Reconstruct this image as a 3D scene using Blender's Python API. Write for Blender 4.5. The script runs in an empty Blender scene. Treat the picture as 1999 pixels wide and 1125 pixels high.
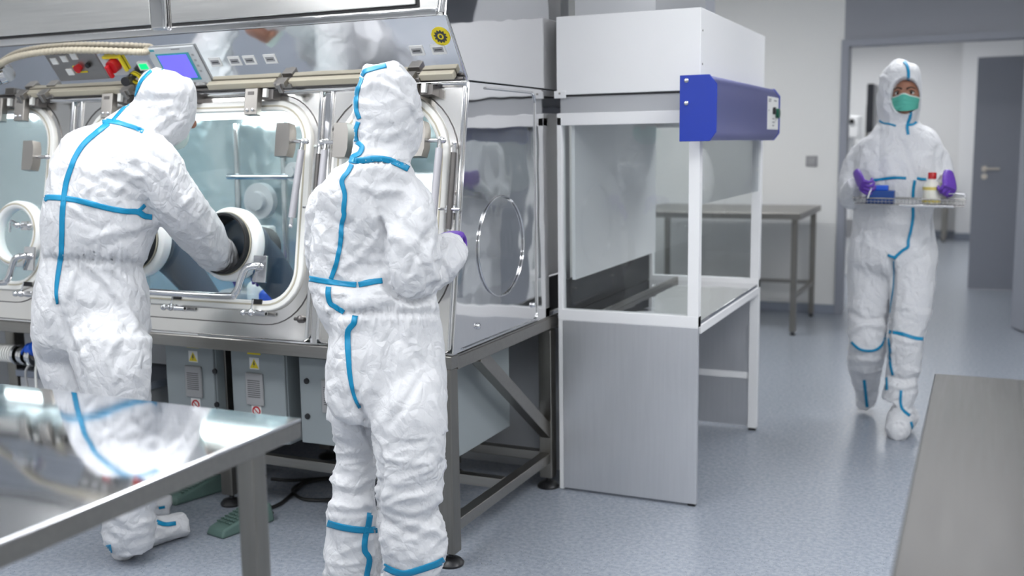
import bpy, bmesh, math, random
import numpy as np
from mathutils import Vector, Matrix, noise
from mathutils.bvhtree import BVHTree
random.seed(4)
V = Vector
scn = bpy.context.scene
COL = scn.collection
PI = math.pi

# ------------------------------------------------------------------ camera
FPX = 2022.8455
CX, CY = 999.5, 562.5
O = V((0, 0, 1.40))
RC = Matrix(((0.9108725301415271, -0.04411864498514245, 0.4103227641747393),
             (0.41244755055311566, 0.13124343991128315, -0.9014777742812012),
             (-0.014080194469812263, 0.9903679642662763, 0.13774267123431247)))
cd = bpy.data.cameras.new('camera')
cam = bpy.data.objects.new('camera', cd)
COL.objects.link(cam)
cam.matrix_world = Matrix.Translation(O) @ RC.to_4x4()
cd.sensor_width = 36.0
cd.lens = 36.0 * FPX / 1999.0
cd.clip_start = 0.05
cd.clip_end = 60
cd.dof.use_dof = True
cd.dof.focus_distance = 2.95
cd.dof.aperture_fstop = 2.4
scn.camera = cam

# ------------------------------------------------------------------ world + exposure
w = bpy.data.worlds.new('world')
scn.world = w
w.use_nodes = True
w.node_tree.nodes['Background'].inputs[0].default_value = (0.8, 0.85, 0.95, 1)
w.node_tree.nodes['Background'].inputs[1].default_value = 0.4
scn.view_settings.view_transform = 'Standard'
scn.view_settings.look = 'None'
scn.view_settings.gamma = 1
scn.view_settings.use_curve_mapping = False
scn.view_settings.exposure = 0.0
CEIL_STRENGTH = 14.5
FAR_STRENGTH = 12.0

# ------------------------------------------------------------------ helpers
def ray(px, py):
    return RC @ V((px - CX, -(py - CY), -FPX))

def hit(px, py, ax, val):
    r = ray(px, py)
    return O + r * ((val - O[ax]) / r[ax])

def proj(p):
    q = RC.transposed() @ (V(p) - O)
    return CX + FPX * q.x / -q.z, CY - FPX * q.y / -q.z

def mat(name, color, rough=0.5, metal=0.0, spec=0.5, coat=0.0, emit=None, estr=0.0, bump=None, var=None, sheen=0.0, trans=0.0, sub=0.0):
    """bump=(scale, strength, distance[, stretch]);  var=(scale, amount[, stretch])"""
    m = bpy.data.materials.new(name)
    m.use_nodes = True
    nt = m.node_tree
    b = nt.nodes['Principled BSDF']
    b.inputs['Base Color'].default_value = (*color, 1)
    b.inputs['Roughness'].default_value = rough
    b.inputs['Metallic'].default_value = metal
    b.inputs['Specular IOR Level'].default_value = spec
    b.inputs['Coat Weight'].default_value = coat
    b.inputs['Transmission Weight'].default_value = trans
    if sub:
        b.inputs['Subsurface Weight'].default_value = sub
        b.inputs['Subsurface Radius'].default_value = (0.02, 0.012, 0.008)
        b.inputs['Subsurface Scale'].default_value = 0.5
    if emit:
        b.inputs['Emission Color'].default_value = (*emit, 1)
        b.inputs['Emission Strength'].default_value = estr
    tc = nt.nodes.new('ShaderNodeTexCoord')
    def noisetex(scale, stretch, detail=4):
        mp = nt.nodes.new('ShaderNodeMapping')
        mp.inputs['Scale'].default_value = stretch
        nt.links.new(tc.outputs['Object'], mp.inputs['Vector'])
        n = nt.nodes.new('ShaderNodeTexNoise')
        n.inputs['Scale'].default_value = scale
        n.inputs['Detail'].default_value = detail
        nt.links.new(mp.outputs[0], n.inputs['Vector'])
        return n
    if var:
        n = noisetex(var[0], var[2] if len(var) > 2 else (1, 1, 1))
        mr = nt.nodes.new('ShaderNodeMapRange')
        mr.inputs['From Min'].default_value = 0.3
        mr.inputs['From Max'].default_value = 0.7
        mr.inputs['To Min'].default_value = 1 - var[1]
        mr.inputs['To Max'].default_value = 1 + var[1]
        nt.links.new(n.outputs['Fac'], mr.inputs['Value'])
        vm = nt.nodes.new('ShaderNodeVectorMath')
        vm.operation = 'SCALE'
        vm.inputs[0].default_value = color
        nt.links.new(mr.outputs[0], vm.inputs['Scale'])
        nt.links.new(vm.outputs[0], b.inputs['Base Color'])
        mr2 = nt.nodes.new('ShaderNodeMapRange')
        mr2.inputs['To Min'].default_value = max(0, rough * 0.75)
        mr2.inputs['To Max'].default_value = min(1, rough * 1.25)
        nt.links.new(n.outputs['Fac'], mr2.inputs['Value'])
        nt.links.new(mr2.outputs[0], b.inputs['Roughness'])
    if bump:
        n = noisetex(bump[0], bump[3] if len(bump) > 3 else (1, 1, 1), 2)
        bp = nt.nodes.new('ShaderNodeBump')
        bp.inputs['Strength'].default_value = bump[1]
        bp.inputs['Distance'].default_value = bump[2]
        nt.links.new(n.outputs['Fac'], bp.inputs['Height'])
        nt.links.new(bp.outputs[0], b.inputs['Normal'])
    return m

def tyvek(name, color, rough=0.55):
    """white non-woven coverall cloth: long sharp creases over small crumples"""
    m = bpy.data.materials.new(name)
    m.use_nodes = True
    nt = m.node_tree
    b = nt.nodes['Principled BSDF']
    b.inputs['Base Color'].default_value = (*color, 1)
    b.inputs['Roughness'].default_value = rough
    b.inputs['Specular IOR Level'].default_value = 0.35
    tc = nt.nodes.new('ShaderNodeTexCoord')
    prev = None
    def warp(scale, amt):
        n = nt.nodes.new('ShaderNodeTexNoise')
        n.inputs['Scale'].default_value = scale
        n.inputs['Detail'].default_value = 2
        nt.links.new(tc.outputs['Object'], n.inputs['Vector'])
        s = nt.nodes.new('ShaderNodeVectorMath')
        s.operation = 'MULTIPLY_ADD'
        s.inputs[1].default_value = (amt, amt, amt)
        nt.links.new(n.outputs['Color'], s.inputs[0])
        nt.links.new(tc.outputs['Object'], s.inputs[2])
        return s
    for sc, dist, st, wsc, wamt, stretch in ((10, 0.016, 0.8, 3, 0.30, (1, 1, 0.5)), (21, 0.009, 0.75, 7, 0.16, (1.2, 1.2, 0.75)), (55, 0.0026, 0.6, 18, 0.06, (1, 1, 1))):
        wv = warp(wsc, wamt)
        mp = nt.nodes.new('ShaderNodeMapping')
        mp.inputs['Scale'].default_value = stretch
        nt.links.new(wv.outputs[0], mp.inputs['Vector'])
        vo = nt.nodes.new('ShaderNodeTexVoronoi')
        vo.feature = 'DISTANCE_TO_EDGE'
        vo.inputs['Scale'].default_value = sc
        nt.links.new(mp.outputs[0], vo.inputs['Vector'])
        bp = nt.nodes.new('ShaderNodeBump')
        bp.inputs['Strength'].default_value = st
        bp.inputs['Distance'].default_value = dist
        nt.links.new(vo.outputs['Distance'], bp.inputs['Height'])
        if prev:
            nt.links.new(prev.outputs[0], bp.inputs['Normal'])
        prev = bp
    nt.links.new(prev.outputs[0], b.inputs['Normal'])
    return m

def glass(name, tint=(0.93, 0.97, 0.96), refl=1.0, ior=1.5):
    m = bpy.data.materials.new(name)
    m.use_nodes = True
    nt = m.node_tree
    nt.nodes.remove(nt.nodes['Principled BSDF'])
    t = nt.nodes.new('ShaderNodeBsdfTransparent')
    t.inputs[0].default_value = (*tint, 1)
    g = nt.nodes.new('ShaderNodeBsdfGlossy')
    g.inputs['Roughness'].default_value = 0.0
    g.inputs[0].default_value = (refl, refl, refl, 1)
    # Schlick reflectance, the same from both sides of a thin pane
    ge = nt.nodes.new('ShaderNodeNewGeometry')
    dt = nt.nodes.new('ShaderNodeVectorMath'); dt.operation = 'DOT_PRODUCT'
    nt.links.new(ge.outputs['Incoming'], dt.inputs[0]); nt.links.new(ge.outputs['Normal'], dt.inputs[1])
    def mth(op, a, b_=None):
        n = nt.nodes.new('ShaderNodeMath'); n.operation = op
        for i, v in enumerate((a, b_)):
            if v is None: continue
            if isinstance(v, (int, float)): n.inputs[i].default_value = v
            else: nt.links.new(v, n.inputs[i])
        return n.outputs[0]
    f0 = ((ior - 1) / (ior + 1)) ** 2
    c1 = mth('SUBTRACT', 1.0, mth('ABSOLUTE', dt.outputs['Value']))
    fr_out = mth('ADD', mth('MULTIPLY', mth('POWER', c1, 5.0), 1 - f0), f0)
    mx = nt.nodes.new('ShaderNodeMixShader')
    nt.links.new(fr_out, mx.inputs[0])
    nt.links.new(t.outputs[0], mx.inputs[1])
    nt.links.new(g.outputs[0], mx.inputs[2])
    nt.links.new(mx.outputs[0], nt.nodes['Material Output'].inputs[0])
    return m

M = {}
M['mirror'] = mat('polished_steel', (0.78, 0.775, 0.78), 0.05, 1.0, bump=(3.0, 0.35, 0.02, (1, 1, 1)))
M['front'] = mat('satin_front_steel', (0.84, 0.82, 0.79), 0.16, 1.0, bump=(3, 0.15, 0.02))
M['canopy'] = mat('canopy_steel', (0.80, 0.80, 0.81), 0.07, 1.0, bump=(3.5, 0.35, 0.02, (1, 1, 1)))
M['cab'] = mat('cabinet_steel', (0.80, 0.79, 0.77), 0.20, 1.0, var=(40, 0.03, (0.1, 1, 4)))
M['chrome'] = mat('chrome', (0.75, 0.75, 0.76), 0.08, 1.0)
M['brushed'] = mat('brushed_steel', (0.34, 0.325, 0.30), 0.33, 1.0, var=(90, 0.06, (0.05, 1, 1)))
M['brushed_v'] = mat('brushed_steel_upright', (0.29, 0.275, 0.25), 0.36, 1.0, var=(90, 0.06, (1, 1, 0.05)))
M['hoodpanel'] = mat('hood_side_steel', (0.74, 0.745, 0.765), 0.38, 0.8, var=(80, 0.025, (1, 1, 0.06)))
M['tabletop'] = mat('polished_table_steel', (0.80, 0.81, 0.83), 0.055, 1.0, bump=(2.0, 0.05, 0.03), var=(60, 0.04, (0.04, 1, 1)))
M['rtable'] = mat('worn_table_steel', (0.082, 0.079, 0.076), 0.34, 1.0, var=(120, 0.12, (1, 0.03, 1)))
M['clamp'] = mat('bead_blasted_steel', (0.40, 0.38, 0.355), 0.38, 1.0)
M['darksteel'] = mat('dark_steel', (0.16, 0.15, 0.145), 0.4, 0.8)
M['white'] = mat('white_powder_coat', (0.92, 0.92, 0.925), 0.35)
M['wall'] = mat('wall_paint', (0.80, 0.80, 0.785), 0.55, bump=(60, 0.05, 0.002))
M['wallfar'] = mat('far_wall_paint', (0.85, 0.85, 0.85), 0.55)
M['greywall'] = mat('grey_panel', (0.30, 0.31, 0.345), 0.42, bump=(60, 0.03, 0.002))
M['doorgrey'] = mat('grey_door', (0.30, 0.315, 0.36), 0.4)
M['ceil'] = mat('ceiling_paint', (0.82, 0.82, 0.82), 0.7)
M['base'] = mat('coved_skirting', (0.27, 0.30, 0.36), 0.45)
M['gasket'] = mat('white_gasket', (0.85, 0.845, 0.81), 0.4)
M['port'] = mat('white_port_plastic', (0.90, 0.91, 0.90), 0.28, sub=0.1)
M['cream'] = mat('cream_seal', (0.50, 0.46, 0.36), 0.5)
M['black'] = mat('black_rubber', (0.012, 0.012, 0.013), 0.4)
M['sleeve'] = mat('glove_sleeve_rubber', (0.035, 0.06, 0.10), 0.5)
M['blackp'] = mat('black_plastic', (0.015, 0.015, 0.017), 0.35)
M['dark'] = mat('dark_gap', (0.03, 0.03, 0.032), 0.6)
M['boxgrey'] = mat('grey_enclosure', (0.30, 0.335, 0.345), 0.4)
M['ventgrey'] = mat('vent_plastic', (0.36, 0.36, 0.365), 0.5)
M['ventdark'] = mat('vent_slot', (0.12, 0.12, 0.125), 0.6)
M['yellow'] = mat('yellow_plastic', (0.82, 0.66, 0.02), 0.4)
M['red'] = mat('red_plastic', (0.50, 0.01, 0.015), 0.35)
M['sticker'] = mat('white_sticker', (0.80, 0.80, 0.78), 0.45)
M['ink'] = mat('dark_ink', (0.05, 0.05, 0.055), 0.5)
M['inkgrey'] = mat('grey_ink', (0.33, 0.33, 0.34), 0.5)
M['hmi'] = mat('panel_bezel', (0.58, 0.60, 0.61), 0.4)
M['teal'] = mat('teal_print', (0.06, 0.36, 0.42), 0.4)
M['screen'] = mat('lit_screen', (0.1, 0.1, 0.6), 0.2, emit=(0.16, 0.13, 0.95), estr=0.95)
M['green'] = mat('green_indicator', (0.0, 0.5, 0.15), 0.3, emit=(0.0, 0.9, 0.22), estr=0.95)
M['hose'] = mat('ribbed_hose', (0.50, 0.45, 0.35), 0.5)
M['strut'] = mat('grey_strut_paint', (0.50, 0.49, 0.52), 0.35, 0.3)
M['blue'] = mat('blue_lamp_housing', (0.012, 0.045, 0.42), 0.32)
M['bluelamp2'] = mat('blue_satin_cover', (0.16, 0.17, 0.42), 0.30, 0.6)
M['bluep'] = mat('blue_plastic', (0.01, 0.10, 0.62), 0.4)
M['bluebox'] = mat('blue_rack_plastic', (0.005, 0.055, 0.26), 0.45)
M['bluefloor'] = mat('blue_tray_mat', (0.06, 0.26, 0.48), 0.25)
M['tape'] = mat('blue_seam_tape', (0.0, 0.25, 0.47), 0.42, bump=(45, 0.35, 0.004))
M['tyvek'] = tyvek('white_coverall_cloth', (0.70, 0.705, 0.725))
M['purple'] = mat('purple_nitrile', (0.13, 0.045, 0.40), 0.42, bump=(70, 0.3, 0.003))
M['skin'] = mat('skin', (0.36, 0.17, 0.11), 0.5, sub=0.15)
M['eyewhite'] = mat('eye_white', (0.7, 0.68, 0.66), 0.2)
M['iris'] = mat('iris_brown', (0.02, 0.012, 0.008), 0.15)
M['brow'] = mat('brow_hair', (0.03, 0.016, 0.010), 0.7)
M['lip'] = mat('lip', (0.30, 0.09, 0.08), 0.4)
M['mask'] = mat('green_mask_cloth', (0.10, 0.46, 0.36), 0.7, bump=(120, 0.1, 0.002))
M['maskw'] = mat('white_mask_edge', (0.6, 0.72, 0.68), 0.7)
M['pedal'] = mat('grey_green_pedal', (0.105, 0.175, 0.155), 0.4)
M['glass'] = glass('window_glass', (0.97, 0.99, 0.985))
M['hglass'] = glass('hood_glass', (0.95, 0.965, 0.965), 1.0, 1.5)
M['bottle'] = mat('milky_bottle_plastic', (0.78, 0.76, 0.68), 0.35, sub=0.2)
M['liquid'] = mat('yellow_liquid_label', (0.70, 0.58, 0.16), 0.4)
M['interior'] = mat('isolator_inner_steel', (0.66, 0.76, 0.79), 0.16, 0.70, bump=(5, 0.6, 0.03))
M['lamp'] = mat('lit_tube', (1, 1, 1), 0.5, emit=(0.93, 1.0, 1.0), estr=7.0)
M['diff'] = mat('ceiling_diffuser', (1, 1, 1), 0.5, emit=(0.97, 0.985, 1.0), estr=CEIL_STRENGTH)
M['difffar'] = mat('far_ceiling_diffuser', (1, 1, 1), 0.5, emit=(0.97, 0.985, 1.0), estr=FAR_STRENGTH)
M['cable'] = mat('black_cable', (0.012, 0.012, 0.012), 0.45)
M['greycable'] = mat('grey_cable', (0.45, 0.45, 0.45), 0.5)
M['mon'] = mat('monitor_black', (0.02, 0.022, 0.03), 0.3)
M['handle'] = mat('satin_handle_metal', (0.72, 0.66, 0.58), 0.35, 0.7)
M['wire'] = mat('tray_wire_steel', (0.42, 0.41, 0.39), 0.25, 1.0)
M['lgrey'] = mat('light_grey_panel', (0.50, 0.51, 0.53), 0.35, 0.3)

def floor_mat():
    m = mat('speckled_vinyl', (0.36, 0.385, 0.43), 0.26, spec=0.45)
    nt = m.node_tree
    b = nt.nodes['Principled BSDF']
    tc = nt.nodes.new('ShaderNodeTexCoord')
    n = nt.nodes.new('ShaderNodeTexNoise'); n.inputs['Scale'].default_value = 60; n.inputs['Detail'].default_value = 6
    nt.links.new(tc.outputs['Object'], n.inputs['Vector'])
    cr = nt.nodes.new('ShaderNodeValToRGB')
    cr.color_ramp.elements[0].position = 0.35; cr.color_ramp.elements[0].color = (0.262, 0.292, 0.345, 1)
    cr.color_ramp.elements[1].position = 0.65; cr.color_ramp.elements[1].color = (0.35, 0.378, 0.428, 1)
    nt.links.new(n.outputs['Fac'], cr.inputs[0])
    cur = cr.outputs[0]
    for sc, thr, col in ((95, 0.13, (0.045, 0.045, 0.05)), (150, 0.14, (0.13, 0.12, 0.11)), (120, 0.12, (0.62, 0.64, 0.66))):
        v = nt.nodes.new('ShaderNodeTexVoronoi'); v.inputs['Scale'].default_value = sc
        nt.links.new(tc.outputs['Object'], v.inputs['Vector'])
        lt = nt.nodes.new('ShaderNodeMath'); lt.operation = 'LESS_THAN'; lt.inputs[1].default_value = thr
        nt.links.new(v.outputs['Distance'], lt.inputs[0])
        sep = nt.nodes.new('ShaderNodeSeparateColor')
        nt.links.new(v.outputs['Color'], sep.inputs[0])
        g = nt.nodes.new('ShaderNodeMath'); g.operation = 'GREATER_THAN'; g.inputs[1].default_value = 0.45
        nt.links.new(sep.outputs[0], g.inputs[0])
        mu = nt.nodes.new('ShaderNodeMath'); mu.operation = 'MULTIPLY'
        nt.links.new(lt.outputs[0], mu.inputs[0]); nt.links.new(g.outputs[0], mu.inputs[1])
        mx = nt.nodes.new('ShaderNodeMix'); mx.data_type = 'RGBA'
        nt.links.new(mu.outputs[0], mx.inputs[0])
        nt.links.new(cur, mx.inputs[6]); mx.inputs[7].default_value = (*col, 1)
        cur = mx.outputs[2]
    nt.links.new(cur, b.inputs['Base Color'])
    return m
M['floor'] = floor_mat()

def wloc(o):
    p = V((0, 0, 0))
    while o:
        p += o.location
        o = o.parent
    return p

def thing(name, label, cat, loc, group=None):
    o = bpy.data.objects.new(name, None)
    COL.objects.link(o)
    o.empty_display_size = 0.05
    o.location = loc
    o['label'] = label
    o['category'] = cat
    if group: o['group'] = group
    return o

def obj(name, bm, m, parent=None, smooth=None, label=None, bev=0.0, seg=2):
    """link bm (world coordinates) as one mesh object; smooth = angle in degrees"""
    me = bpy.data.meshes.new(name)
    bmesh.ops.recalc_face_normals(bm, faces=bm.faces)
    if parent:
        off = wloc(parent)
    elif len(bm.verts):
        xs = [v.co for v in bm.verts]
        off = V(((min(c.x for c in xs) + max(c.x for c in xs)) / 2, (min(c.y for c in xs) + max(c.y for c in xs)) / 2, min(c.z for c in xs)))
    bmesh.ops.translate(bm, vec=-off, verts=bm.verts)
    if smooth is not None:
        a = math.radians(smooth)
        for f in bm.faces: f.smooth = True
        for e in bm.edges:
            if len(e.link_faces) == 2 and e.calc_face_angle(0) > a: e.smooth = False
    bm.to_mesh(me)
    bm.free()
    me.materials.append(m)
    o = bpy.data.objects.new(name, me)
    COL.objects.link(o)
    if parent:
        o.parent = parent
    else:
        o.location = off
    if label: o['label'] = label
    if bev:
        md = o.modifiers.new('bevel', 'BEVEL')
        md.width = bev; md.segments = seg; md.limit_method = 'ANGLE'; md.angle_limit = math.radians(40)
        for f in me.polygons: f.use_smooth = True
        md.harden_normals = False
        try:
            w_ = o.modifiers.new('wn', 'WEIGHTED_NORMAL'); w_.keep_sharp = True
        except Exception: pass
    return o

def tag(o, label, cat, group=None, kind=None):
    o['label'] = label; o['category'] = cat
    if group: o['group'] = group
    if kind: o['kind'] = kind
    return o

def struct(name, bm, m, parent=None, label=None, **k):
    o = obj(name, bm, m, parent, **k)
    if not parent: o['kind'] = 'structure'
    if label: o['label'] = label
    return o

def dup(root, delta, label=None, name=None):
    r = root.copy(); COL.objects.link(r)
    r.location = root.location + V(delta)
    if label: r['label'] = label
    for ch in list(root.children):
        c = ch.copy(); COL.objects.link(c); c.parent = r
        for g in ch.children:
            d = g.copy(); COL.objects.link(d); d.parent = c
    return r

def B(): return bmesh.new()

def box(bm, a, b, xf=None):
    x0, y0, z0 = a; x1, y1, z1 = b
    vs = [bm.verts.new((x, y, z)) for x in (x0, x1) for y in (y0, y1) for z in (z0, z1)]
    for f in ((0, 1, 3, 2), (4, 6, 7, 5), (0, 4, 5, 1), (2, 3, 7, 6), (0, 2, 6, 4), (1, 5, 7, 3)):
        bm.faces.new([vs[i] for i in f])
    if xf:
        for v in vs: v.co = xf(v.co)
    return bm

def bx(a, b, xf=None): return box(B(), a, b, xf)

def frame_axes(d):
    d = d.normalized()
    h = V((0, 0, 1)) if abs(d.z) < 0.9 else V((1, 0, 0))
    a = d.cross(h).normalized()
    return a, d.cross(a).normalized()

def cyl(bm, p, q, r, r2=None, n=20, cap=True):
    p, q = V(p), V(q)
    r2 = r if r2 is None else r2
    a, b = frame_axes(q - p)
    A = [bm.verts.new(p + (a * math.cos(t) + b * math.sin(t)) * r) for t in [2 * PI * i / n for i in range(n)]]
    C = [bm.verts.new(q + (a * math.cos(t) + b * math.sin(t)) * r2) for t in [2 * PI * i / n for i in range(n)]]
    for i in range(n):
        bm.faces.new((A[i], A[(i + 1) % n], C[(i + 1) % n], C[i]))
    if cap:
        bm.faces.new(A[::-1]); bm.faces.new(C)
    return bm

def tube(bm, pts, r, n=12, cap=True, closed=False, rf=None):
    pts = [V(p) for p in pts]
    rings = []
    prev = None
    for i, p in enumerate(pts):
        if closed:
            t = pts[(i + 1) % len(pts)] - pts[i - 1]
        else:
            t = pts[min(i + 1, len(pts) - 1)] - pts[max(i - 1, 0)]
        t.normalize()
        if prev is None:
            a, b = frame_axes(t)
        else:
            a = (prev - t * prev.dot(t)).normalized(); b = t.cross(a)
        prev = a
        rr = rf(i / (len(pts) - 1)) if rf else r
        rings.append([bm.verts.new(p + (a * math.cos(2 * PI * k / n) + b * math.sin(2 * PI * k / n)) * rr) for k in range(n)])
    m_ = len(rings)
    for i in range(m_ if closed else m_ - 1):
        A, C = rings[i], rings[(i + 1) % m_]
        for k in range(n):
            bm.faces.new((A[k], A[(k + 1) % n], C[(k + 1) % n], C[k]))
    if cap and not closed:
        bm.faces.new(rings[0][::-1]); bm.faces.new(rings[-1])
    return bm

def smoothpath(pts, k=8):
    pts = [V(p) for p in pts]
    out = []
    for i in range(len(pts) - 1):
        p0 = pts[max(i - 1, 0)]; p1 = pts[i]; p2 = pts[i + 1]; p3 = pts[min(i + 2, len(pts) - 1)]
        for j in range(k):
            t = j / k
            out.append(0.5 * ((2 * p1) + (p2 - p0) * t + (2 * p0 - 5 * p1 + 4 * p2 - p3) * t * t + (3 * p1 - p0 - 3 * p2 + p3) * t ** 3))
    out.append(pts[-1])
    return out

def ball(bm, c, r, sx=1, sy=1, sz=1, n=16):
    mtx = Matrix.Translation(V(c)) @ Matrix.Diagonal((r * sx, r * sy, r * sz, 1))
    bmesh.ops.create_uvsphere(bm, u_segments=n, v_segments=n // 2 + 2, radius=1, matrix=mtx)
    return bm

def lathe(bm, c, axis, prof, n=40, cap=False, ell=(1, 1), ax=None):
    """prof: (radius, height along axis)"""
    c = V(c); axis = V(axis).normalized()
    a, b = ax if ax else frame_axes(axis)
    rings = []
    for r, h in prof:
        rings.append([bm.verts.new(c + axis * h + (a * math.cos(2 * PI * k / n) * ell[0] + b * math.sin(2 * PI * k / n) * ell[1]) * r) for k in range(n)])
    for A, C in zip(rings, rings[1:]):
        for k in range(n):
            bm.faces.new((A[k], A[(k + 1) % n], C[(k + 1) % n], C[k]))
    if cap:
        bm.faces.new(rings[0][::-1]); bm.faces.new(rings[-1])
    return bm

def rrect(x0, x1, z0, z1, r, k=8):
    r = min(r, (x1 - x0) / 2 - 1e-4, (z1 - z0) / 2 - 1e-4)
    out = []
    for cx, cz, a0 in ((x1 - r, z1 - r, 0), (x0 + r, z1 - r, 90), (x0 + r, z0 + r, 180), (x1 - r, z0 + r, 270)):
        for i in range(k + 1):
            a = math.radians(a0 + 90 * i / k)
            out.append((cx + r * math.cos(a), cz + r * math.sin(a)))
    return out

def prism(bm, poly, d0, d1, xf):
    """poly in (u, v), extruded from depth d0 to d1; xf maps V((u, d, v))"""
    A = [bm.verts.new(xf(V((p[0], d0, p[1])))) for p in poly]
    C = [bm.verts.new(xf(V((p[0], d1, p[1])))) for p in poly]
    n = len(poly)
    for i in range(n):
        bm.faces.new((A[i], A[(i + 1) % n], C[(i + 1) % n], C[i]))
    bm.faces.new(A[::-1]); bm.faces.new(C)
    return bm

def ring_plate(bm, outer, inner, d0, d1, xf):
    """plate with a hole; outer and inner have the same number of points, matched by index"""
    n = len(outer)
    L = [[bm.verts.new(xf(V((p[0], d, p[1])))) for p in poly] for poly, d in ((outer, d0), (inner, d0), (inner, d1), (outer, d1))]
    for a in range(4):
        A, C = L[a], L[(a + 1) % 4]
        for i in range(n):
            bm.faces.new((A[i], A[(i + 1) % n], C[(i + 1) % n], C[i]))
    return bm

def ident(v): return V(v)

# ================================================================== ROOM
CEILZ = 2.78
struct('floor', bx((-7, -3.6, -0.05), (3.4, 17.0, 0)), M['floor'])
struct('ceiling', bx((-7, -3.6, CEILZ), (3.4, 17.0, CEILZ + 0.1)), M['ceil'])
struct('wall_back', bx((-7, -3.7, 0), (3.4, -3.6, CEILZ)), M['wall'])
struct('wall_left', bx((-7.1, -3.6, 0), (-7, 4.0, CEILZ)), M['wall'])
struct('wall_right', bx((3.0, -3.6, 0), (3.1, 8.65, CEILZ)), M['wall'])
# block behind the isolator and behind the bench hood
struct('wall_isolator', bx((-7, 4.02, 0), (-1.60, 4.12, CEILZ)), M['lgrey'])
struct('wall_duct', bx((-3.4, 4.12, 0), (-3.3, 8.65, CEILZ)), M['wall'])
# wall with the doorway
struct('wall_front', bx((-3.4, 8.65, 0), (-1.045, 8.77, CEILZ)), M['wall'])
struct('wall_lintel', bx((-1.045, 8.65, 2.17), (3.0, 8.77, CEILZ)), M['greywall'])
struct('wall_panel', bx((0.62, 8.65, 0), (3.0, 8.77, 2.17)), M['greywall'])
fb = B()
box(fb, (-1.06, 8.62, 0), (-1.005, 8.80, 2.17))
box(fb, (-1.005, 8.62, 2.12), (0.66, 8.80, 2.17))
box(fb, (0.605, 8.62, 0), (0.66, 8.80, 2.12))
struct('trim_1', fb, M['doorgrey'])
struct('baseboard_front', bx((-3.3, 8.63, 0), (-1.06, 8.65, 0.07)), M['base'], bev=0.004)
# far room
struct('wall_far', bx((-3.4, 15.95, 0), (3.4, 16.05, CEILZ)), M['wallfar'])
struct('wall_far_side', bx((-3.5, 8.77, 0), (-3.4, 15.95, CEILZ)), M['wallfar'])
struct('wall_far_pillar', bx((-0.335, 15.6, 0), (0.9, 15.95, CEILZ)), M['white'])
struct('wall_far_right', bx((0.92, 8.77, 0), (1.0, 15.95, CEILZ)), M['wallfar'])
struct('baseboard_far', bx((-3.4, 15.93, 0), (-0.335, 15.95, 0.09)), M['base'], bev=0.004)
struct('baseboard_pillar', bx((-0.335, 15.58, 0), (0.9, 15.60, 0.09)), M['base'], bev=0.004)
# open door leaf in the far room
d1 = struct('door_1', bx((-0.098, 10.44, 0.008), (0.82, 10.485, 2.115)), M['doorgrey'], bev=0.003)
hb = B()
cyl(hb, (0.0, 10.44, 1.115), (0.0, 10.395, 1.115), 0.011)
cyl(hb, (-0.004, 10.398, 1.115), (0.125, 10.398, 1.115), 0.010)
lathe(hb, (0.0, 10.44, 1.115), (0, -1, 0), [(0.001, 0.01), (0.026, 0.01), (0.026, 0.0)])
obj('door_handle', hb, M['handle'], d1, smooth=40)
hb = B(); lathe(hb, (0.0, 10.44, 1.045), (0, -1, 0), [(0.001, 0.01), (0.026, 0.01), (0.026, 0.0)])
obj('keyhole_rose', hb, M['handle'], d1, smooth=40)
# near door leaf, swung toward the room
nd = B()
A_, B_ = V((0.225, 8.40, 0)), V((0.60, 7.36, 0))
dd = (B_ - A_).normalized(); nn = V((-dd.y, dd.x, 0)) * -0.045
vs = [A_, B_, B_ - nn, A_ - nn]
lo = [nd.verts.new(v + V((0, 0, 0.01))) for v in vs]; hi = [nd.verts.new(v + V((0, 0, 2.11))) for v in vs]
for i in range(4): nd.faces.new((lo[i], lo[(i + 1) % 4], hi[(i + 1) % 4], hi[i]))
nd.faces.new(lo[::-1]); nd.faces.new(hi)
d2 = struct('door_2', nd, M['doorgrey'], bev=0.003)
struct('trim_2', bx((0.60, 7.25, 0), (0.72, 7.40, 2.2)), M['doorgrey'], bev=0.004)

# ceiling lights
def ceiling_light(x, y, lx, ly, label, m):
    t = thing('ceiling_light', label, 'light', (x, y, CEILZ - 0.03), 'flush ceiling light panels')
    fr = B()
    ring_plate(fr, [(x - lx / 2 - .03, y - ly / 2 - .03), (x + lx / 2 + .03, y - ly / 2 - .03), (x + lx / 2 + .03, y + ly / 2 + .03), (x - lx / 2 - .03, y + ly / 2 + .03)],
               [(x - lx / 2, y - ly / 2), (x + lx / 2, y - ly / 2), (x + lx / 2, y + ly / 2), (x - lx / 2, y + ly / 2)], CEILZ - 0.03, CEILZ, lambda v: V((v.x, v.z, v.y)))
    obj('light_frame', fr, M['white'], t)
    obj('diffuser', bx((x - lx / 2, y - ly / 2, CEILZ - 0.02), (x + lx / 2, y + ly / 2, CEILZ - 0.005)), m, t)
for x, y in ((-4.6, -1.6), (-2.2, -1.6), (0.3, -1.6), (-4.6, 0.9), (-2.2, 0.9), (0.3, 0.9), (-2.2, 2.35), (0.55, 3.3), (-0.25, 5.9), (-2.2, 6.6), (1.7, 1.6)):
    ceiling_light(x, y, 1.2, 0.6, 'square edged white ceiling light panel above the clean room, seen only as reflections', M['diff'])
for x, y in ((-1.6, 10.3), (-0.6, 12.2), (-1.6, 14.4)):
    ceiling_light(x, y, 1.2, 0.6, 'white ceiling light panel of the room beyond the doorway, seen only by its light', M['difffar'])

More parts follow.
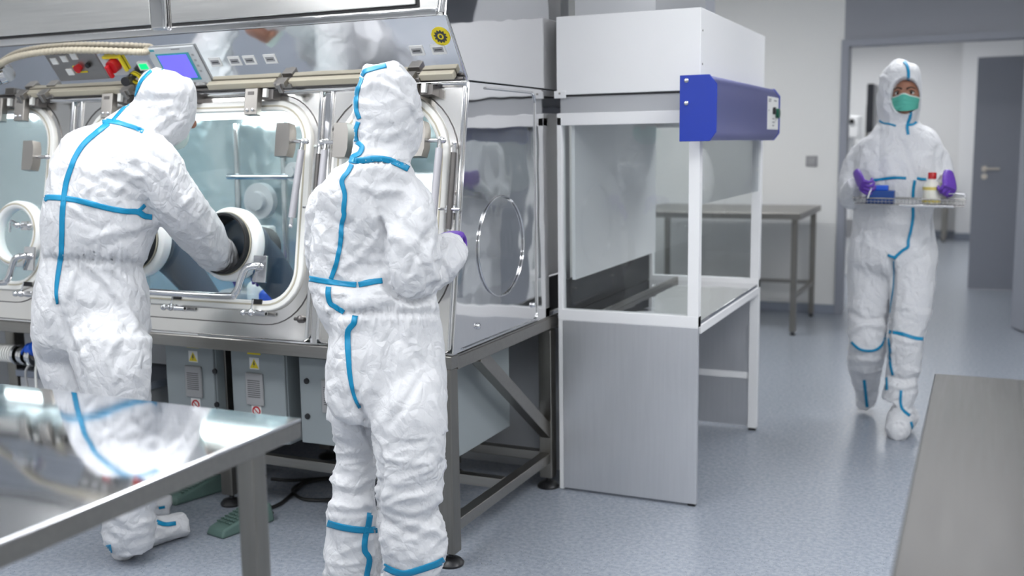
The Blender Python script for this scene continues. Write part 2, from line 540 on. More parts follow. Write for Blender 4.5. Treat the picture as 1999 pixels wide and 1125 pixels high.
# wall socket left of the doorway
t = thing('wall_socket', 'small grey square wall socket on the white wall left of the doorway', 'socket', (-1.27, 8.65, 1.19))
obj('cover_plate', bx((-1.315, 8.638, 1.187), (-1.225, 8.65, 1.272)), M['inkgrey'], t, bev=0.004)
obj('rocker', bx((-1.295, 8.632, 1.205), (-1.245, 8.64, 1.252)), M['ventgrey'], t, bev=0.002)

# steel tables ---------------------------------------------------------
def leg_table(name, label, x0, x1, y0, y1, z, legs, bar=None, top_m='brushed', apron=0.04, legw=0.04, foot=True, lm='brushed_v', bars=()):
    t = thing(name, label, 'table', ((x0 + x1) / 2, (y0 + y1) / 2, 0))
    b = B()
    prism(b, [(x0, y0), (x1, y0), (x1, y1), (x0, y1)], z - 0.004, z, lambda v: V((v.x, v.z, v.y)))
    obj('tabletop', bx((x0, y0, z - 0.006), (x1, y1, z)), M[top_m], t, bev=0.003)
    b = B(); e = 0.0015
    box(b, (x0 + e, y0 + e, z - apron), (x0 + 0.012, y1 - e, z - 0.006)); box(b, (x1 - 0.012, y0 + e, z - apron), (x1 - e, y1 - e, z - 0.006))
    box(b, (x0 + 0.012, y0 + e, z - apron), (x1 - 0.012, y0 + 0.012, z - 0.006)); box(b, (x0 + 0.012, y1 - 0.012, z - apron), (x1 - 0.012, y1 - e, z - 0.006))
    obj('apron', b, M['brushed'], t)
    for lx, ly in legs:
        l = obj('leg', bx((lx - legw / 2, ly - legw / 2, 0.025), (lx + legw / 2, ly + legw / 2, z - 0.01)), M[lm], t, bev=0.004)
        obj('foot', cyl(cyl(B(), (lx, ly, 0), (lx, ly, 0.012), legw * 0.45), (lx, ly, 0.012), (lx, ly, 0.03), 0.008), M['blackp'], l, smooth=40)
    for a, c in bars:
        obj('stretcher', bx(a, c), M['brushed'], t, bev=0.003)
    return t
# foreground left polished table
leg_table('steel_table', 'polished stainless steel table in the left foreground mirroring the leaning worker', -3.3, -1.137, 0.30, 1.545, 0.90,
          [(-1.162, 1.425), (-1.995, 1.42), (-3.1, 1.42), (-1.162, 0.45), (-3.1, 0.45)], top_m='tabletop', apron=0.036, legw=0.038)
# foreground right table
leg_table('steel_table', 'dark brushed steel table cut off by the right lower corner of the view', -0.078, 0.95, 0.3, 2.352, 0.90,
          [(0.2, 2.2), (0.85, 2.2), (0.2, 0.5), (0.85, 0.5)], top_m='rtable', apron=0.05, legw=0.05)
# table against the back wall
leg_table('steel_table', 'thin legged steel table against the white wall beside the doorway', -2.45, -1.165, 7.50, 8.50, 0.885,
          [(-1.215, 7.56), (-1.215, 8.44), (-2.40, 7.56), (-2.40, 8.44)], apron=0.045, legw=0.042,
          bars=[((-1.23, 7.58, 0.26), (-1.20, 8.42, 0.29)), ((-2.38, 8.43, 0.26), (-1.235, 8.455, 0.29))])
# far table and devices seen through the doorway
leg_table('steel_table', 'small far steel table standing beyond the doorway, behind the walking worker', -1.45, -0.42, 15.1, 15.75, 0.88,
          [(-0.47, 15.2), (-0.47, 15.7), (-1.4, 15.2), (-1.4, 15.7)], apron=0.06, legw=0.06)
t = thing('monitor', 'tall thin black monitor seen edge on beyond the doorway, left of the walking worker', 'monitor', (-1.05, 12.0, 0))
p_ = hit(1702, 205, 1, 12.0)
obj('screen_housing', bx((p_.x - .035, 11.8, p_.z - .30), (p_.x + .035, 12.3, p_.z + .22)), M['mon'], t, bev=0.01)
obj('pole', cyl(B(), (p_.x - .05, 12.1, 0.03), (p_.x - .05, 12.1, p_.z), 0.018), M['brushed_v'], t, smooth=40)
obj('base_plate', bx((p_.x - .25, 11.9, 0.0), (p_.x + .15, 12.3, 0.03)), M['brushed'], t, bev=0.005)
obj('keyboard_shelf', bx((p_.x - .25, 11.85, p_.z - .42), (p_.x - .02, 12.2, p_.z - .39)), M['white'], t, bev=0.005)
t = thing('analyser', 'white bench instrument with small dark port at the left edge of the doorway', 'instrument', (-1.1, 11.2, 0))
q = hit(1665, 245, 1, 11.2)
obj('housing', bx((q.x - .16, 11.1, q.z - .13), (q.x + .07, 11.5, q.z + .10)), M['white'], t, bev=0.02)
obj('port', cyl(B(), (q.x, 11.1, q.z + .04), (q.x, 11.08, q.z + .04), 0.025), M['blackp'], t, smooth=40)
obj('stand_column', bx((q.x - .10, 11.2, 0.0), (q.x + 0.0, 11.4, q.z - .13)), M['white'], t, bev=0.005)
obj('drawer_front', bx((q.x - .12, 11.16, 0.40), (q.x + 0.07, 11.20, 0.58)), M['inkgrey'], t, bev=0.003)

# ================================================================== ISOLATOR
TA = math.atan2(0.157, 0.885)
FO = V((0, 2.93, 0.72)); FU = V((0, math.sin(TA), math.cos(TA))); FN = V((0, -math.cos(TA), math.sin(TA)))  # up the face, out of the face
def F(v): return FO + V((v.x, 0, 0)) - FN * v.y + FU * v.z      # local x, depth inward, height up the face
def FP(x, s, d=0.0): return FO + V((x, 0, 0)) + FN * d + FU * s  # d outward

iso = thing('glove_box_isolator', 'long stainless steel glove box isolator with round edged windows and glove ports', 'isolator', (-3.0, 3.25, 0.72))
XR = -1.547
XL = -5.1
mods = [(-4.42, -3.292, (-4.32, -3.419, 0.16, 0.845), 0.13, 'left'), (-3.262, -2.112, (-3.175, -2.187, 0.142, 0.822), 0.12, 'mid'), (-2.084, XR - 0.006, (-2.015, -1.640, 0.142, 0.832), 0.185, 'right')]
windows = []
for x0, x1, (g0, g1, s0, s1), r, nm in mods:
    b = B()
    ring_plate(b, rrect(x0, x1, 0.006, 0.893, 0.03), rrect(g0 - .036, g1 + .036, s0 - .036, s1 + .034, r + .034), 0, 0.02, F)
    obj('front_panel', b, M['front'], iso, bev=0.006, seg=3)
    # raised window door rim line
    b = B()
    tube(b, [F(V((p[0], -0.001, p[1]))) for p in rrect(g0 - .082, g1 + .072, max(s0 - .085, .02), s1 + .055, r + .07, 10)], 0.0022, 6, closed=True)
    obj('door_seam', b, M['darksteel'], iso, smooth=60)
    b = B()
    ring_plate(b, rrect(g0 - .037, g1 + .037, s0 - .037, s1 + .035, r + .035), rrect(g0, g1, s0, s1, r), -0.012, 0.018, F)
    gk = obj('window_gasket', b, M['gasket'], iso, bev=0.005, seg=3)
    b = B()
    ring_plate(b, rrect(g0 - .018, g1 + .018, s0 - .018, s1 + .018, r + .016), rrect(g0 - 0.012, g1 + 0.012, s0 - 0.012, s1 + 0.012, r + .01), -0.0135, -0.010, F)
    obj('gasket_groove', b, M['cream'], gk)
    b = B(); prism(b, rrect(g0 - .004, g1 + .004, s0 - .004, s1 + .004, r), 0.004, 0.010, F)
    obj('window_pane', b, M['glass'], iso, label='clear window pane')
# joints between panels: dark recess plus two polished tubes
for xj in (-3.277, -2.098):
    obj('joint_strip', bx((xj - .014, 0.006, 0.0), (xj + .014, 0.02, 0.895), F), M['mirror'], iso)
for xj in (-3.300, -3.254, -2.121, -2.075, XR - 0.014):
    b = B(); tube(b, [FP(xj, 0.02, 0.004), FP(xj, 0.885, 0.004)], 0.007, 10)
    obj('corner_tube', b, M['chrome'], iso, smooth=50)
# chamber body: bottom, top, back and inner faces
obj('chamber_floor', bx((XL, 2.96, 0.722), (XR - .004, 3.62, 0.742)), M['interior'], iso)
obj('floor_mat', bx((-4.4, 3.02, 0.742), (XR - .06, 3.58, 0.752)), M['bluefloor'], iso, label='blue mat on the chamber floor')
obj('chamber_roof', bx((XL, 3.09, 1.592), (XR - .004, 3.62, 1.604)), M['interior'], iso)
obj('chamber_back', bx((XL, 3.60, 0.742), (XR - .004, 3.62, 1.592)), M['interior'], iso)
obj('rear_duct', bx((XL, 3.62, 0.75), (XR - .30, 3.86, 0.88)), M['lgrey'], iso, bev=0.01)
for xd in (-3.277, -2.098):
    b = B(); box(b, (xd - .012, 3.40, 0.742), (xd + .012, 3.60, 1.592))
    obj('divider_post', b, M['interior'], iso)
# front sill under the windows
obj('sill', bx((XL, -0.004, -0.0), (XR - 0.003, 0.05, 0.006), F), M['mirror'], iso)
# rounded top edge between face and canopy
b = B(); tube(b, [(XL, 3.080, 1.600), (XR - .004, 3.080, 1.600)], 0.012, 12)
obj('top_tube', b, M['chrome'], iso, smooth=50)
b = B(); tube(b, [(XL, 3.052, 1.612), (XR - .004, 3.052, 1.612)], 0.006, 10)
obj('edge_trim', b, M['darksteel'], iso, smooth=50)
# end wall: polished plate, bottom to top, with sloped front edge
e = B()
prof = [(2.930, 0.722), (3.640, 0.722), (3.640, 1.603), (3.086, 1.603)]
prism(e, [(p[0], p[1]) for p in prof], XR - 0.006, XR, lambda v: V((v.y, v.x, v.z)))
obj('end_plate', e, M['mirror'], iso, bev=0.0015)
e = B()
prism(e, [(3.64, 0.70), (3.90, 0.70), (3.90, 1.603), (3.64, 1.603)], XR - 0.30, XR - 0.005, lambda v: V((v.y, v.x, v.z)))
obj('rear_end_plate', e, M['mirror'], iso)
# thin raised polished lip of the end plate
lip = [(2.966, 0.735), (3.626, 0.735), (3.626, 1.585), (3.110, 1.585)]
b = B()
tube(b, [V((XR + .002, p[0], p[1])) for p in [(3.20, 1.588)] + [(3.60, 1.588), (3.622, 1.575), (3.628, 1.55), (3.628, 0.76), (3.622, 0.738), (3.60, 0.730)] + [(2.99, 0.730)]], 0.0045, 8)
obj('end_lip', b, M['chrome'], iso, smooth=60)
b = B()
tube(b, [V((XR + .004, 3.312 + 0.19 * math.cos(2 * PI * k / 64), 1.042 + 0.176 * math.sin(2 * PI * k / 64))) for k in range(64)], 0.0035, 8, closed=True)
obj('transfer_ring', b, M['chrome'], iso, smooth=60, label='thin round ring on the polished end plate')
for yy, zz in ((3.109, .788), (3.585, .791)):
    b = B(); ball(b, (XR + .004, yy, zz), 0.011, 0.8, 1, 1, 12)
    obj('dome_nut', b, M['chrome'], iso, smooth=60)
# canopy above the face: leans out toward the operator
C0 = V((0, 3.06, 1.62)); C1 = V((0, 2.93, 1.80)); CU = (C1 - C0).normalized(); CN = V((0, -CU.z, CU.y)); CN = CN if CN.y < 0 else -CN
CL = (C1 - C0).length
def CA(v): return C0 + V((v.x, 0, 0)) + CU * v.z - CN * v.y      # local x, depth inward, height along
b = B(); box(b, (XL, 0, -0.012), (XR, 0.012, CL), CA)
obj('canopy_panel', b, M['canopy'], iso, label='mirror polished sloping canopy panel')
e = B(); prism(e, [(3.068, 1.608), (3.90, 1.608), (3.90, 2.55), (2.985, 2.55), (2.960, 1.95), (2.932, 1.80), (3.058, 1.622)], XR - 0.008, XR, lambda v: V((v.y, v.x, v.z)))
obj('canopy_end', e, M['mirror'], iso, bev=0.002)
b = B(); tube(b, [V((XR + .001, 3.066, 1.612)), V((XR + .001, 2.931, 1.80))], 0.004, 8)
obj('canopy_edge', b, M['chrome'], iso, smooth=60)
# cover rail along the top of the face with clamps
for xa, xb in ((-3.50, -2.98), (-2.58, -2.28), (-2.22, -1.76), (-1.70, -1.575)):
    obj('cream_rail', bx((xa, -0.028, 0.006), (xb, -0.004, 0.030), CA), M['cream'], iso, bev=0.003)
for xc in (-3.505, -3.385, -2.245, -1.735, -2.955):
    b = B(); box(b, (xc - .035, -0.034, 0.004), (xc + .035, -0.002, 0.020), CA); box(b, (xc - .022, -0.050, 0.014), (xc + .022, -0.012, 0.036), CA); box(b, (xc - .008, -0.058, 0.000), (xc + .008, -0.046, 0.034), CA)
    obj('rail_clamp', b, M['clamp'], iso, bev=0.002)

# window brackets, struts, latches
def bracket(x, s, w=0.055, h=0.095):
    b = B()
    box(b, (x - w / 2, -0.070, s - h), (x + w / 2, -0.040, s), F)
    box(b, (x - w / 2, -0.052, s - 0.012), (x + w / 2, 0.0, s), F)
    o = obj('window_bracket', b, M['clamp'], iso, bev=0.003)
    b = B(); box(b, (x - .013, -0.0715, s - 0.024), (x + .013, -0.069, s - 0.012), F)
    obj('bracket_slot', b, M['darksteel'], o)
    obj('pivot_block', bx((x + w / 2 + .001, -0.045, s - 0.035), (x + w / 2 + .050, -0.0005, s - 0.002), F), M['darksteel'], o)
    b = B()
    for dx in (-.012, .012):
        ball(b, FP(x + dx, s - h + .018, 0.071), 0.007, n=10)
    obj('rivet', b, M['chrome'], o, smooth=60)
    b = B(); box(b, (x + w / 2 + .014, -0.058, s - 0.03), (x + w / 2 + .030, -0.040, s + 0.0), F)
    obj('pin_block', b, M['gasket'], o)
for x, s in ((-3.645, .895), (-3.520, .895), (-3.055, .895), (-2.375, .890), (-2.72, .890), (-1.735, .885)):
    bracket(x, s)

def side_block(x, s, side):
    """wedge shaped counterweight block on the side of a window, side=+1 faces right"""
    b = B()
    prism(b, [(x - .028, s - .058), (x + .022, s - .058), (x + .030, s - 0.03), (x + .030, s + .03), (x + .022, s + .058), (x - .028, s + .058)], -0.075, -0.035, F)
    o = obj('side_block', b, M['clamp'], iso, smooth=20)
    b = B(); cyl(b, FP(x + side * .025, s - .004, 0.055), FP(x + side * .085, s - .004, 0.055), 0.007)
    ball(b, FP(x + side * .088, s - .004, 0.055), 0.011, n=12)
    obj('pivot_pin', b, M['chrome'], o, smooth=50)
    return o
side_block(-2.225, .705, 1)
side_block(-1.985, .70, -1)
side_block(-1.690, .70, 1)
side_block(-3.45, .66, 1)
def strut(xa, sa, xb, sb, m='strut', d=0.058, r=0.0125):
    p, q = FP(xa, sa, d), FP(xb, sb, d)
    dr = (q - p).normalized()
    b = B(); tube(b, [p + dr * .03, p + dr * .036, q - dr * .03], r, 16, rf=lambda t: r)
    o = obj('gas_strut', b, M[m], iso, smooth=50)
    b = B(); cyl(b, p, p + dr * .05, r * .62); ball(b, p, r * .8, n=12)
    obj('strut_end', b, M['chrome'], o, smooth=50)
    b = B(); cyl(b, q - dr * .05, q, r * .45); ball(b, q, r * .6, n=12)
    obj('strut_end', b, M['chrome'], o, smooth=50)
strut(-2.150, .700, -2.178, .405)
strut(-2.098, .690, -2.106, .400, 'darksteel', 0.03, 0.010)
strut(-2.060, .700, -2.075, .405, 'strut', 0.05)
strut(-1.612, .700, -1.622, .400)
strut(-1.573, .690, -1.577, .380, 'darksteel', 0.03, 0.010)
def latch(x, s):
    b = B()
    cyl(b, FP(x - .035, s, .03), FP(x + .04, s, .03), 0.005)
    cyl(b, FP(x, s - .03, .02), FP(x, s + .02, .02), 0.009)
    cyl(b, FP(x, s + .02, .02), FP(x, s + .055, .02), 0.003)
    ball(b, FP(x, s + .06, .02), 0.009, n=12)
    box(b, (x - .012, -.03, s - .012), (x + .022, 0, s + .012), F)
    obj('side_latch', b, M['chrome'], iso, smooth=40)
latch(-2.115, .475); latch(-1.580, .475)
def knob(x, s):
    b = B()
    box(b, (x - .028, -.018, s - .008), (x + .030, 0, s + .010), F)
    cyl(b, FP(x - .045, s - .002, .03), FP(x + .055, s - .002, .03), 0.0055)
    cyl(b, FP(x + .005, s - .002, .03), FP(x + .055, s - .002, .03), 0.0095)
    ball(b, FP(x - .045, s - .002, .03), 0.012, n=14); ball(b, FP(x - 0.005, s - .0, .038), 0.014, n=14)
    cyl(b, FP(x - .005, s, .038), FP(x - .005, s + .045, .03), 0.0035)
    o = obj('toggle_clamp', b, M['chrome'], iso, smooth=40)
    b = B(); box(b, (x - .022, -.016, s + .030), (x + .022, -.011, s + .048), F)
    obj('clamp_pad', b, M['blackp'], o)
for x, s in ((-2.70, .098), (-2.335, .098), (-3.47, .112), (-1.80, .098)): knob(x, s)
for x, s in ((-2.150, .085),):
    b = B(); ball(b, FP(x, s, .006), 0.014, n=12); cyl(b, FP(x - .02, s, .012), FP(x + .02, s, .012), 0.006)
    obj('lock_screw', b, M['darksteel'], iso, smooth=40)

# glove ports
def port(x, s, black=True, sleeve=True):
    c = FP(x, s, 0)
    AX = (V((1, 0, 0)), FU)
    b = B(); lathe(b, c, FN, [(0.100, -0.012), (0.134, -0.012), (0.134, 0.020), (0.128, 0.028), (0.112, 0.034), (0.104, 0.030), (0.100, 0.022), (0.100, -0.012)], 56, ax=AX)
    o = obj('glove_port', b, M['port'], iso, smooth=40, label='white round glove port ring')
    if black:
        b = B(); lathe(b, c, FN, [(0.100, -0.010), (0.111, 0.024), (0.112, 0.060), (0.108, 0.064), (0.101, 0.062), (0.098, 0.02), (0.096, -0.04), (0.085, -0.07), (0.080, -0.18)], 56, ax=AX)
        obj('glove_cuff', b, M['black'], o, smooth=50, label='black rubber glove cuff stretched in the ring')
        b = B(); tube(b, [c + FN * 0.042 + (AX[0] * math.cos(a) + AX[1] * math.sin(a)) * 0.1125 for a in [2 * PI * k / 56 for k in range(56)]], 0.0028, 8, closed=True)
        obj('o_ring', b, M['cream'], o, smooth=60)
        if not sleeve: return o
        path = smoothpath([c - FN * .045, c - FN * .09, c + V((0.035, 0.14, -0.085)), c + V((0.085, 0.175, -0.175)), c + V((0.135, 0.20, -0.25))], 6)
        b = B(); tube(b, path, 0.1, 28, rf=lambda t: 0.100 - 0.050 * t)
        obj('glove_sleeve', b, M['sleeve'], o, smooth=60, label='long dark blue rubber sleeve hanging into the chamber')
    else:
        b = B(); lathe(b, c, FN, [(0.102, 0.0), (0.102, 0.006), (0.001, 0.006)], 48, ax=AX)
        obj('port_cover', b, M['glass'], o, smooth=30)
        b = B(); lathe(b, c, FN, [(0.113, 0.030), (0.118, 0.036), (0.123, 0.033)], 56, ax=AX)
        obj('port_groove', b, M['cream'], o, smooth=50)
    return o
port(-2.470, .338)
port(-2.900, .338)
p0 = port(-3.548, .352, False)
b = B(); box(b, (-3.49, -.048, .365), (-3.455, -.028, .40), F); cyl(b, FP(-3.53, .383, .05), FP(-3.44, .383, .05), 0.006); ball(b, FP(-3.44, .383, .05), .012, n=12); ball(b, FP(-3.50, .383, .054), .014, n=12)
tube(b, smoothpath([FP(-3.545, .355, .05), FP(-3.545, .395, .052), FP(-3.53, .40, .054), FP(-3.50, .385, .054)], 5), 0.004, 8)
obj('port_clamp', b, M['chrome'], p0, smooth=40)
port(-4.02, .352, False)
port(-1.83, .338, True, False)
# handrails under the ports
def rail(xa, xb, s0):
    d = 0.075
    path = smoothpath([FP(xa, s0, d), FP(xa + .2, s0, d), FP(xb - .13, s0, d), FP(xb - .07, s0 + .012, d), FP(xb - .048, s0 + .06, d), FP(xb - .03, s0 + .10, d), FP(xb, s0 + .112, d * .8), FP(xb + .004, s0 + .112, .03)], 8)
    o = obj('handrail', tube(B(), path, 0.0125, 16), M['chrome'], iso, smooth=60)
    obj('rail_mount', bx((xb - .022, -.046, s0 + .055), (xb + .035, -.036, s0 + .150), F), M['mirror'], o, bev=0.002)
rail(-3.10, -2.315, .150)
rail(-4.2, -3.445, .150)

# labels, switches and display on the canopy
def card(name, x, s, w_, h_, m, parent, d=0.002, lab=None, z=0.0):
    return obj(name, bx((x - w_ / 2, -d - z, s - h_ / 2), (x + w_ / 2, -z - .0002, s + h_ / 2), CA), M[m], parent, label=lab)
for i, x in enumerate((-2.513, -2.427, -2.362, -2.273, -1.691, -1.612)):
    o = card('button_label', x, .104, .050, .036, 'sticker', iso, lab='white framed small label')
    card('label_text', x, .104, .036, .018, 'inkgrey', o, .003)
    card('label_line', x, .104, .026, .004, 'ink', o, .0036)
# gear sticker
b = B()
b2 = [(0.033 * math.cos(2 * PI * k / 24) * (1 if k % 2 else .95) - 1.588, 0.150 + 0.033 * math.sin(2 * PI * k / 24)) for k in range(24)]
prism(b, b2, -0.002, -0.0002, CA)
gs = obj('round_sticker', b, M['yellow'], iso, label='round yellow sticker with a black gear')
b = B()
go = []; gi = []
for k in range(48):
    a = 2 * PI * k / 48; r_ = 0.023 if (k // 2) % 2 else 0.0185
    go.append((-1.588 + r_ * math.cos(a), .150 + r_ * math.sin(a))); gi.append((-1.588 + .011 * math.cos(a), .150 + .011 * math.sin(a)))
ring_plate(b, go, gi, -0.003, -0.002, CA)
obj('gear_mark', b, M['ink'], gs)
b = B(); prism(b, [(-1.588 + .005 * math.cos(2 * PI * k / 12), .150 + .006 * math.sin(2 * PI * k / 12)) for k in range(12)], -0.003, -0.002, CA)
obj('gear_centre', b, M['ink'], gs)
# touch display
hm = obj('display', bx((-2.786, -0.012, .030), (-2.568, -0.001, .180), CA), M['hmi'], iso, bev=0.004, label='grey operator display with a lit violet screen')
card('screen_border', -2.676, .100, .152, .112, 'teal', hm, .0018, z=.012)
card('screen', -2.678, .102, .132, .096, 'screen', hm, .001, z=.014)
card('maker_plate', -2.762, .171, .026, .008, 'teal', hm, .001, z=.012)
card('type_text', -2.650, .172, .040, .004, 'inkgrey', hm, .001, z=.012)
for k in range(4):
    card('function_key', -2.585, .145 - k * .022, .010, .008, 'ventgrey', hm, .0015, z=.012)
ir = card('indicator_frame', -2.842, .106, .052, .034, 'sticker', iso, .006)
card('indicator_lamp', -2.842, .106, .036, .022, 'green', ir, .002, z=.006)
# main switch with yellow guard
b = B()
box(b, (-3.010, -.014, .149), (-2.925, -.002, .160), CA)
box(b, (-2.935, -.014, .092), (-2.924, -.002, .150), CA)
yo = obj('switch_guard', b, M['yellow'], iso, bev=0.002, label='yellow angled guard')
b = B(); cyl(b, CA(V((-2.972, -.002, .122))), CA(V((-2.972, -.030, .122))), .026, .024, 28)
ro = obj('main_switch', b, M['red'], iso, smooth=40, label='red rotary main switch')
b = B(); box(b, (-2.990, -.046, .085), (-2.974, -.030, .135), CA)
obj('switch_grip', b, M['red'], ro, bev=0.004)
card('switch_plate', -2.985, .115, .105, .085, 'hmi', iso, .0018)
b = B(); cyl(b, CA(V((-2.925, -.002, .066))), CA(V((-2.925, -.032, .066))), .014, .012, 20); cyl(b, CA(V((-2.925, -.032, .066))), CA(V((-2.915, -.055, .075))), .017, .017, 20)
obj('key_switch', b, M['blackp'], iso, smooth=40)
b = B(); lathe(b, CA(V((-2.915, -.003, .056))), CN, [(0.016, 0), (0.026, 0.0), (0.026, 0.003), (0.016, 0.003), (0.016, 0)], 28)
obj('emergency_ring', b, M['yellow'], iso, smooth=40)
# second control plate, left
pl = card('control_plate', -3.170, .118, .25, .115, 'clamp', iso, .004, lab='grey control plate with buttons')
for x, s in ((-3.262, .150), (-3.205, .158), (-3.150, .165), (-3.215, .100)):
    o = card('push_button', x, s, .030, .026, 'sticker', pl, .008)
b = B(); cyl(b, CA(V((-3.155, -.004, .118))), CA(V((-3.155, -.022, .118))), .014, .016, 20)
obj('stop_button', b, M['red'], pl, smooth=40)
b = B(); box(b, (-3.187, -.0065, .098), (-3.180, -.004, .125), CA); box(b, (-3.187, -.0065, .094), (-3.128, -.004, .100), CA)
obj('button_guard', b, M['yellow'], pl)
b = B(); cyl(b, CA(V((-3.100, -.004, .128))), CA(V((-3.100, -.018, .128))), .010, .010, 16)
obj('selector', b, M['blackp'], pl, smooth=40)
# flexible hose under the cabinet
path = smoothpath([CA(V((-4.0, -.018, .02))), CA(V((-3.72, -.020, .09))), CA(V((-3.54, -.020, .158))), CA(V((-3.40, -.020, .190))), CA(V((-3.20, -.018, .200))), CA(V((-3.0, -.018, .190))), CA(V((-2.80, -.018, .172))), CA(V((-2.79, 0.0, .170)))], 40)
hs = thing('flexible_hose', 'ribbed cream flexible hose hung under the upper cabinet at left', 'hose', (-3.4, 2.95, 1.75))
N_ = len(path)
obj('hose_body', tube(B(), path, 0.016, 12, rf=lambda t: 0.0120 + 0.0016 * math.sin(t * N_ * 1.55)), M['hose'], hs, smooth=70)
# pipe union at far left of canopy
b = B()
c0 = CA(V((-3.56, -.002, .10)))
for k, (r_, h_) in enumerate(((.030, .0), (.024, .02), (.030, .03), (.020, .045))):
    cyl(b, c0 + CN * h_ + V((-.02 * k, 0, 0)), c0 + CN * (h_ + .012) + V((-.02 * k - .02, 0, 0)), r_, r_, 20)
obj('pipe_union', b, M['chrome'], iso, smooth=40)

# upper cabinet
cab = thing('upper_cabinet', 'stainless steel upper cabinet with flush doors above the isolator', 'cabinet', (-3.3, 3.3, 1.80))
obj('cabinet_body', bx((XL, 2.932, 1.802), (XR - .012, 3.88, 2.55)), M['cab'], cab, bev=0.006)
b = B(); tube(b, [V((XR - .02, 2.934, 1.81)), V((XR - .006, 2.955, 1.95)), V((XR - .006, 2.97, 2.5))], 0.014, 12)
obj('cabinet_edge', b, M['chrome'], cab, smooth=60)
for xa, xb in ((-3.98, -2.727), (-2.632, -1.648)):
    dr = obj('cabinet_door', bx((xa, 2.918, 1.838), (xb, 2.932, 2.50)), M['cab'], cab, bev=0.003)
    b = B(); ring_plate(b, rrect(xa - .008, xb + .008, 1.829, 2.51, .004, 2), rrect(xa, xb, 1.838, 2.50, .002, 2), 2.929, 2.9315, ident)
    obj('door_gap', b, M['dark'], dr)
obj('hanging_post', bx((-2.715, 2.900, 1.815), (-2.645, 2.931, 2.55)), M['mirror'], cab, bev=0.012, seg=3)
obj('bottom_strip', bx((XL, 2.922, 1.802), (XR - .03, 2.931, 1.826)), M['mirror'], cab, bev=0.002)

# isolator lamp tubes
t = thing('tube_light', 'glowing white tube light inside the isolator behind the middle window', 'light', (-2.7, 3.28, 1.53))
obj('lamp_housing', bx((-3.20, 3.125, 1.568), (-2.13, 3.40, 1.592)), M['white'], t)
obj('lit_tube', bx((-3.18, 3.13, 1.508), (-2.14, 3.22, 1.566)), M['lamp'], t, bev=0.01)
t = thing('tube_light', 'short glowing tube light inside the isolator behind the right window', 'light', (-1.83, 3.4, 1.53))
obj('lamp_housing', bx((-2.05, 3.33, 1.576), (-1.62, 3.45, 1.592)), M['white'], t)
obj('lit_tube', tube(B(), [(-2.03, 3.39, 1.560), (-1.64, 3.39, 1.560)], 0.014, 14), M['lamp'], t, smooth=60)
t = thing('tube_light', 'glowing tube light inside the isolator behind the leftmost window', 'light', (-3.8, 3.45, 1.53))
obj('lamp_housing', bx((-4.3, 3.40, 1.576), (-3.32, 3.52, 1.592)), M['white'], t)
obj('lit_tube', tube(B(), [(-4.28, 3.46, 1.562), (-3.34, 3.46, 1.562)], 0.012, 14), M['lamp'], t, smooth=60)

# contents of the isolator
def bottle(x, y, h, r, m, cap, lab, cat='bottle', z=0.752):
    t = thing('bottle', lab, cat, (x, y, z))
    b = B(); lathe(b, (x, y, z), (0, 0, 1), [(0.001, 0), (r, 0.002), (r, h * .62), (r * .8, h * .72), (r * .4, h * .80), (r * .4, h * .86)], 28)
    obj('bottle_body', b, M[m], t, smooth=50)
    b = B(); lathe(b, (x, y, z), (0, 0, 1), [(r * .46, h * .84), (r * .48, h * .99), (r * .42, h), (0.001, h)], 24)
    obj('cap', b, M[cap], t, smooth=40)
    return t
bottle(-2.20, 3.30, .17, .042, 'port', 'port', 'white capped bottle inside the isolator right of the big glove port')
bottle(-2.72, 3.42, .13, .035, 'port', 'bluep', 'white bottle with blue cap behind the sleeve, inside the isolator')
bottle(-2.62, 3.36, .10, .030, 'bluep', 'port', 'small blue bottle beside the sleeve inside the isolator')
bottle(-2.56, 3.40, .085, .028, 'port', 'bluep', 'smallest white bottle near the forearm inside the isolator')
t = thing('steel_valve', 'polished bent steel pipe with flange inside the isolator at the window corner', 'pipe', (-2.02, 3.35, .752))
b = B(); tube(b, smoothpath([(-2.10, 3.34, .82), (-2.10, 3.34, .96), (-2.085, 3.35, 1.03), (-2.04, 3.36, 1.075), (-1.96, 3.38, 1.09)], 6), 0.036, 20)
obj('bent_pipe', b, M['chrome'], t, smooth=60)
for z_, r_ in ((.845, .075), (.885, .055), (.80, .070)):
    b = B(); cyl(b, (-2.10, 3.34, z_), (-2.10, 3.34, z_ + .014), r_, r_, 32)
    obj('flange', b, M['chrome'], t, smooth=40)
b = B()
for dx, dy in ((.04, 0), (-.04, 0), (0, .04), (0, -.04)): cyl(b, (-2.10 + dx, 3.34 + dy, .752), (-2.10 + dx, 3.34 + dy, .85), .009)
obj('valve_legs', b, M['chrome'], t, smooth=40)
# frame posts and machine inside
t = thing('filling_machine', 'pale machine of upright posts and round heads, blurred inside the isolator', 'machine', (-2.6, 3.5, .752))
b = B(); box(b, (-2.95, 3.46, .752), (-2.28, 3.58, .80)); obj('machine_base', b, M['lgrey'], t, bev=0.01)
for k, xx in enumerate((-2.86, -2.62, -2.50, -2.36)):
    b = B(); cyl(b, (xx, 3.50, .80), (xx + (.05 if k == 3 else 0), 3.52, 1.50), .014 if k != 3 else .018, None, 16); obj('upright_post', b, M['gasket' if k == 3 else 'chrome'], t, smooth=50)
b = B(); cyl(b, (-2.90, 3.50, 1.28), (-2.33, 3.50, 1.28), .012); obj('cross_rod', b, M['chrome'], t, smooth=50)
for xx, zz, r_ in ((-2.74, 1.18, .075), (-2.45, 1.12, .045), (-2.56, 1.30, .04)):
    b = B(); lathe(b, (xx, 3.52, zz), (0, -1, 0), [(0.001, .05), (r_ * .5, .05), (r_ * .55, .03), (r_, .03), (r_, 0), (0.001, 0)], 28); obj('round_head', b, M['lgrey'], t, smooth=40)
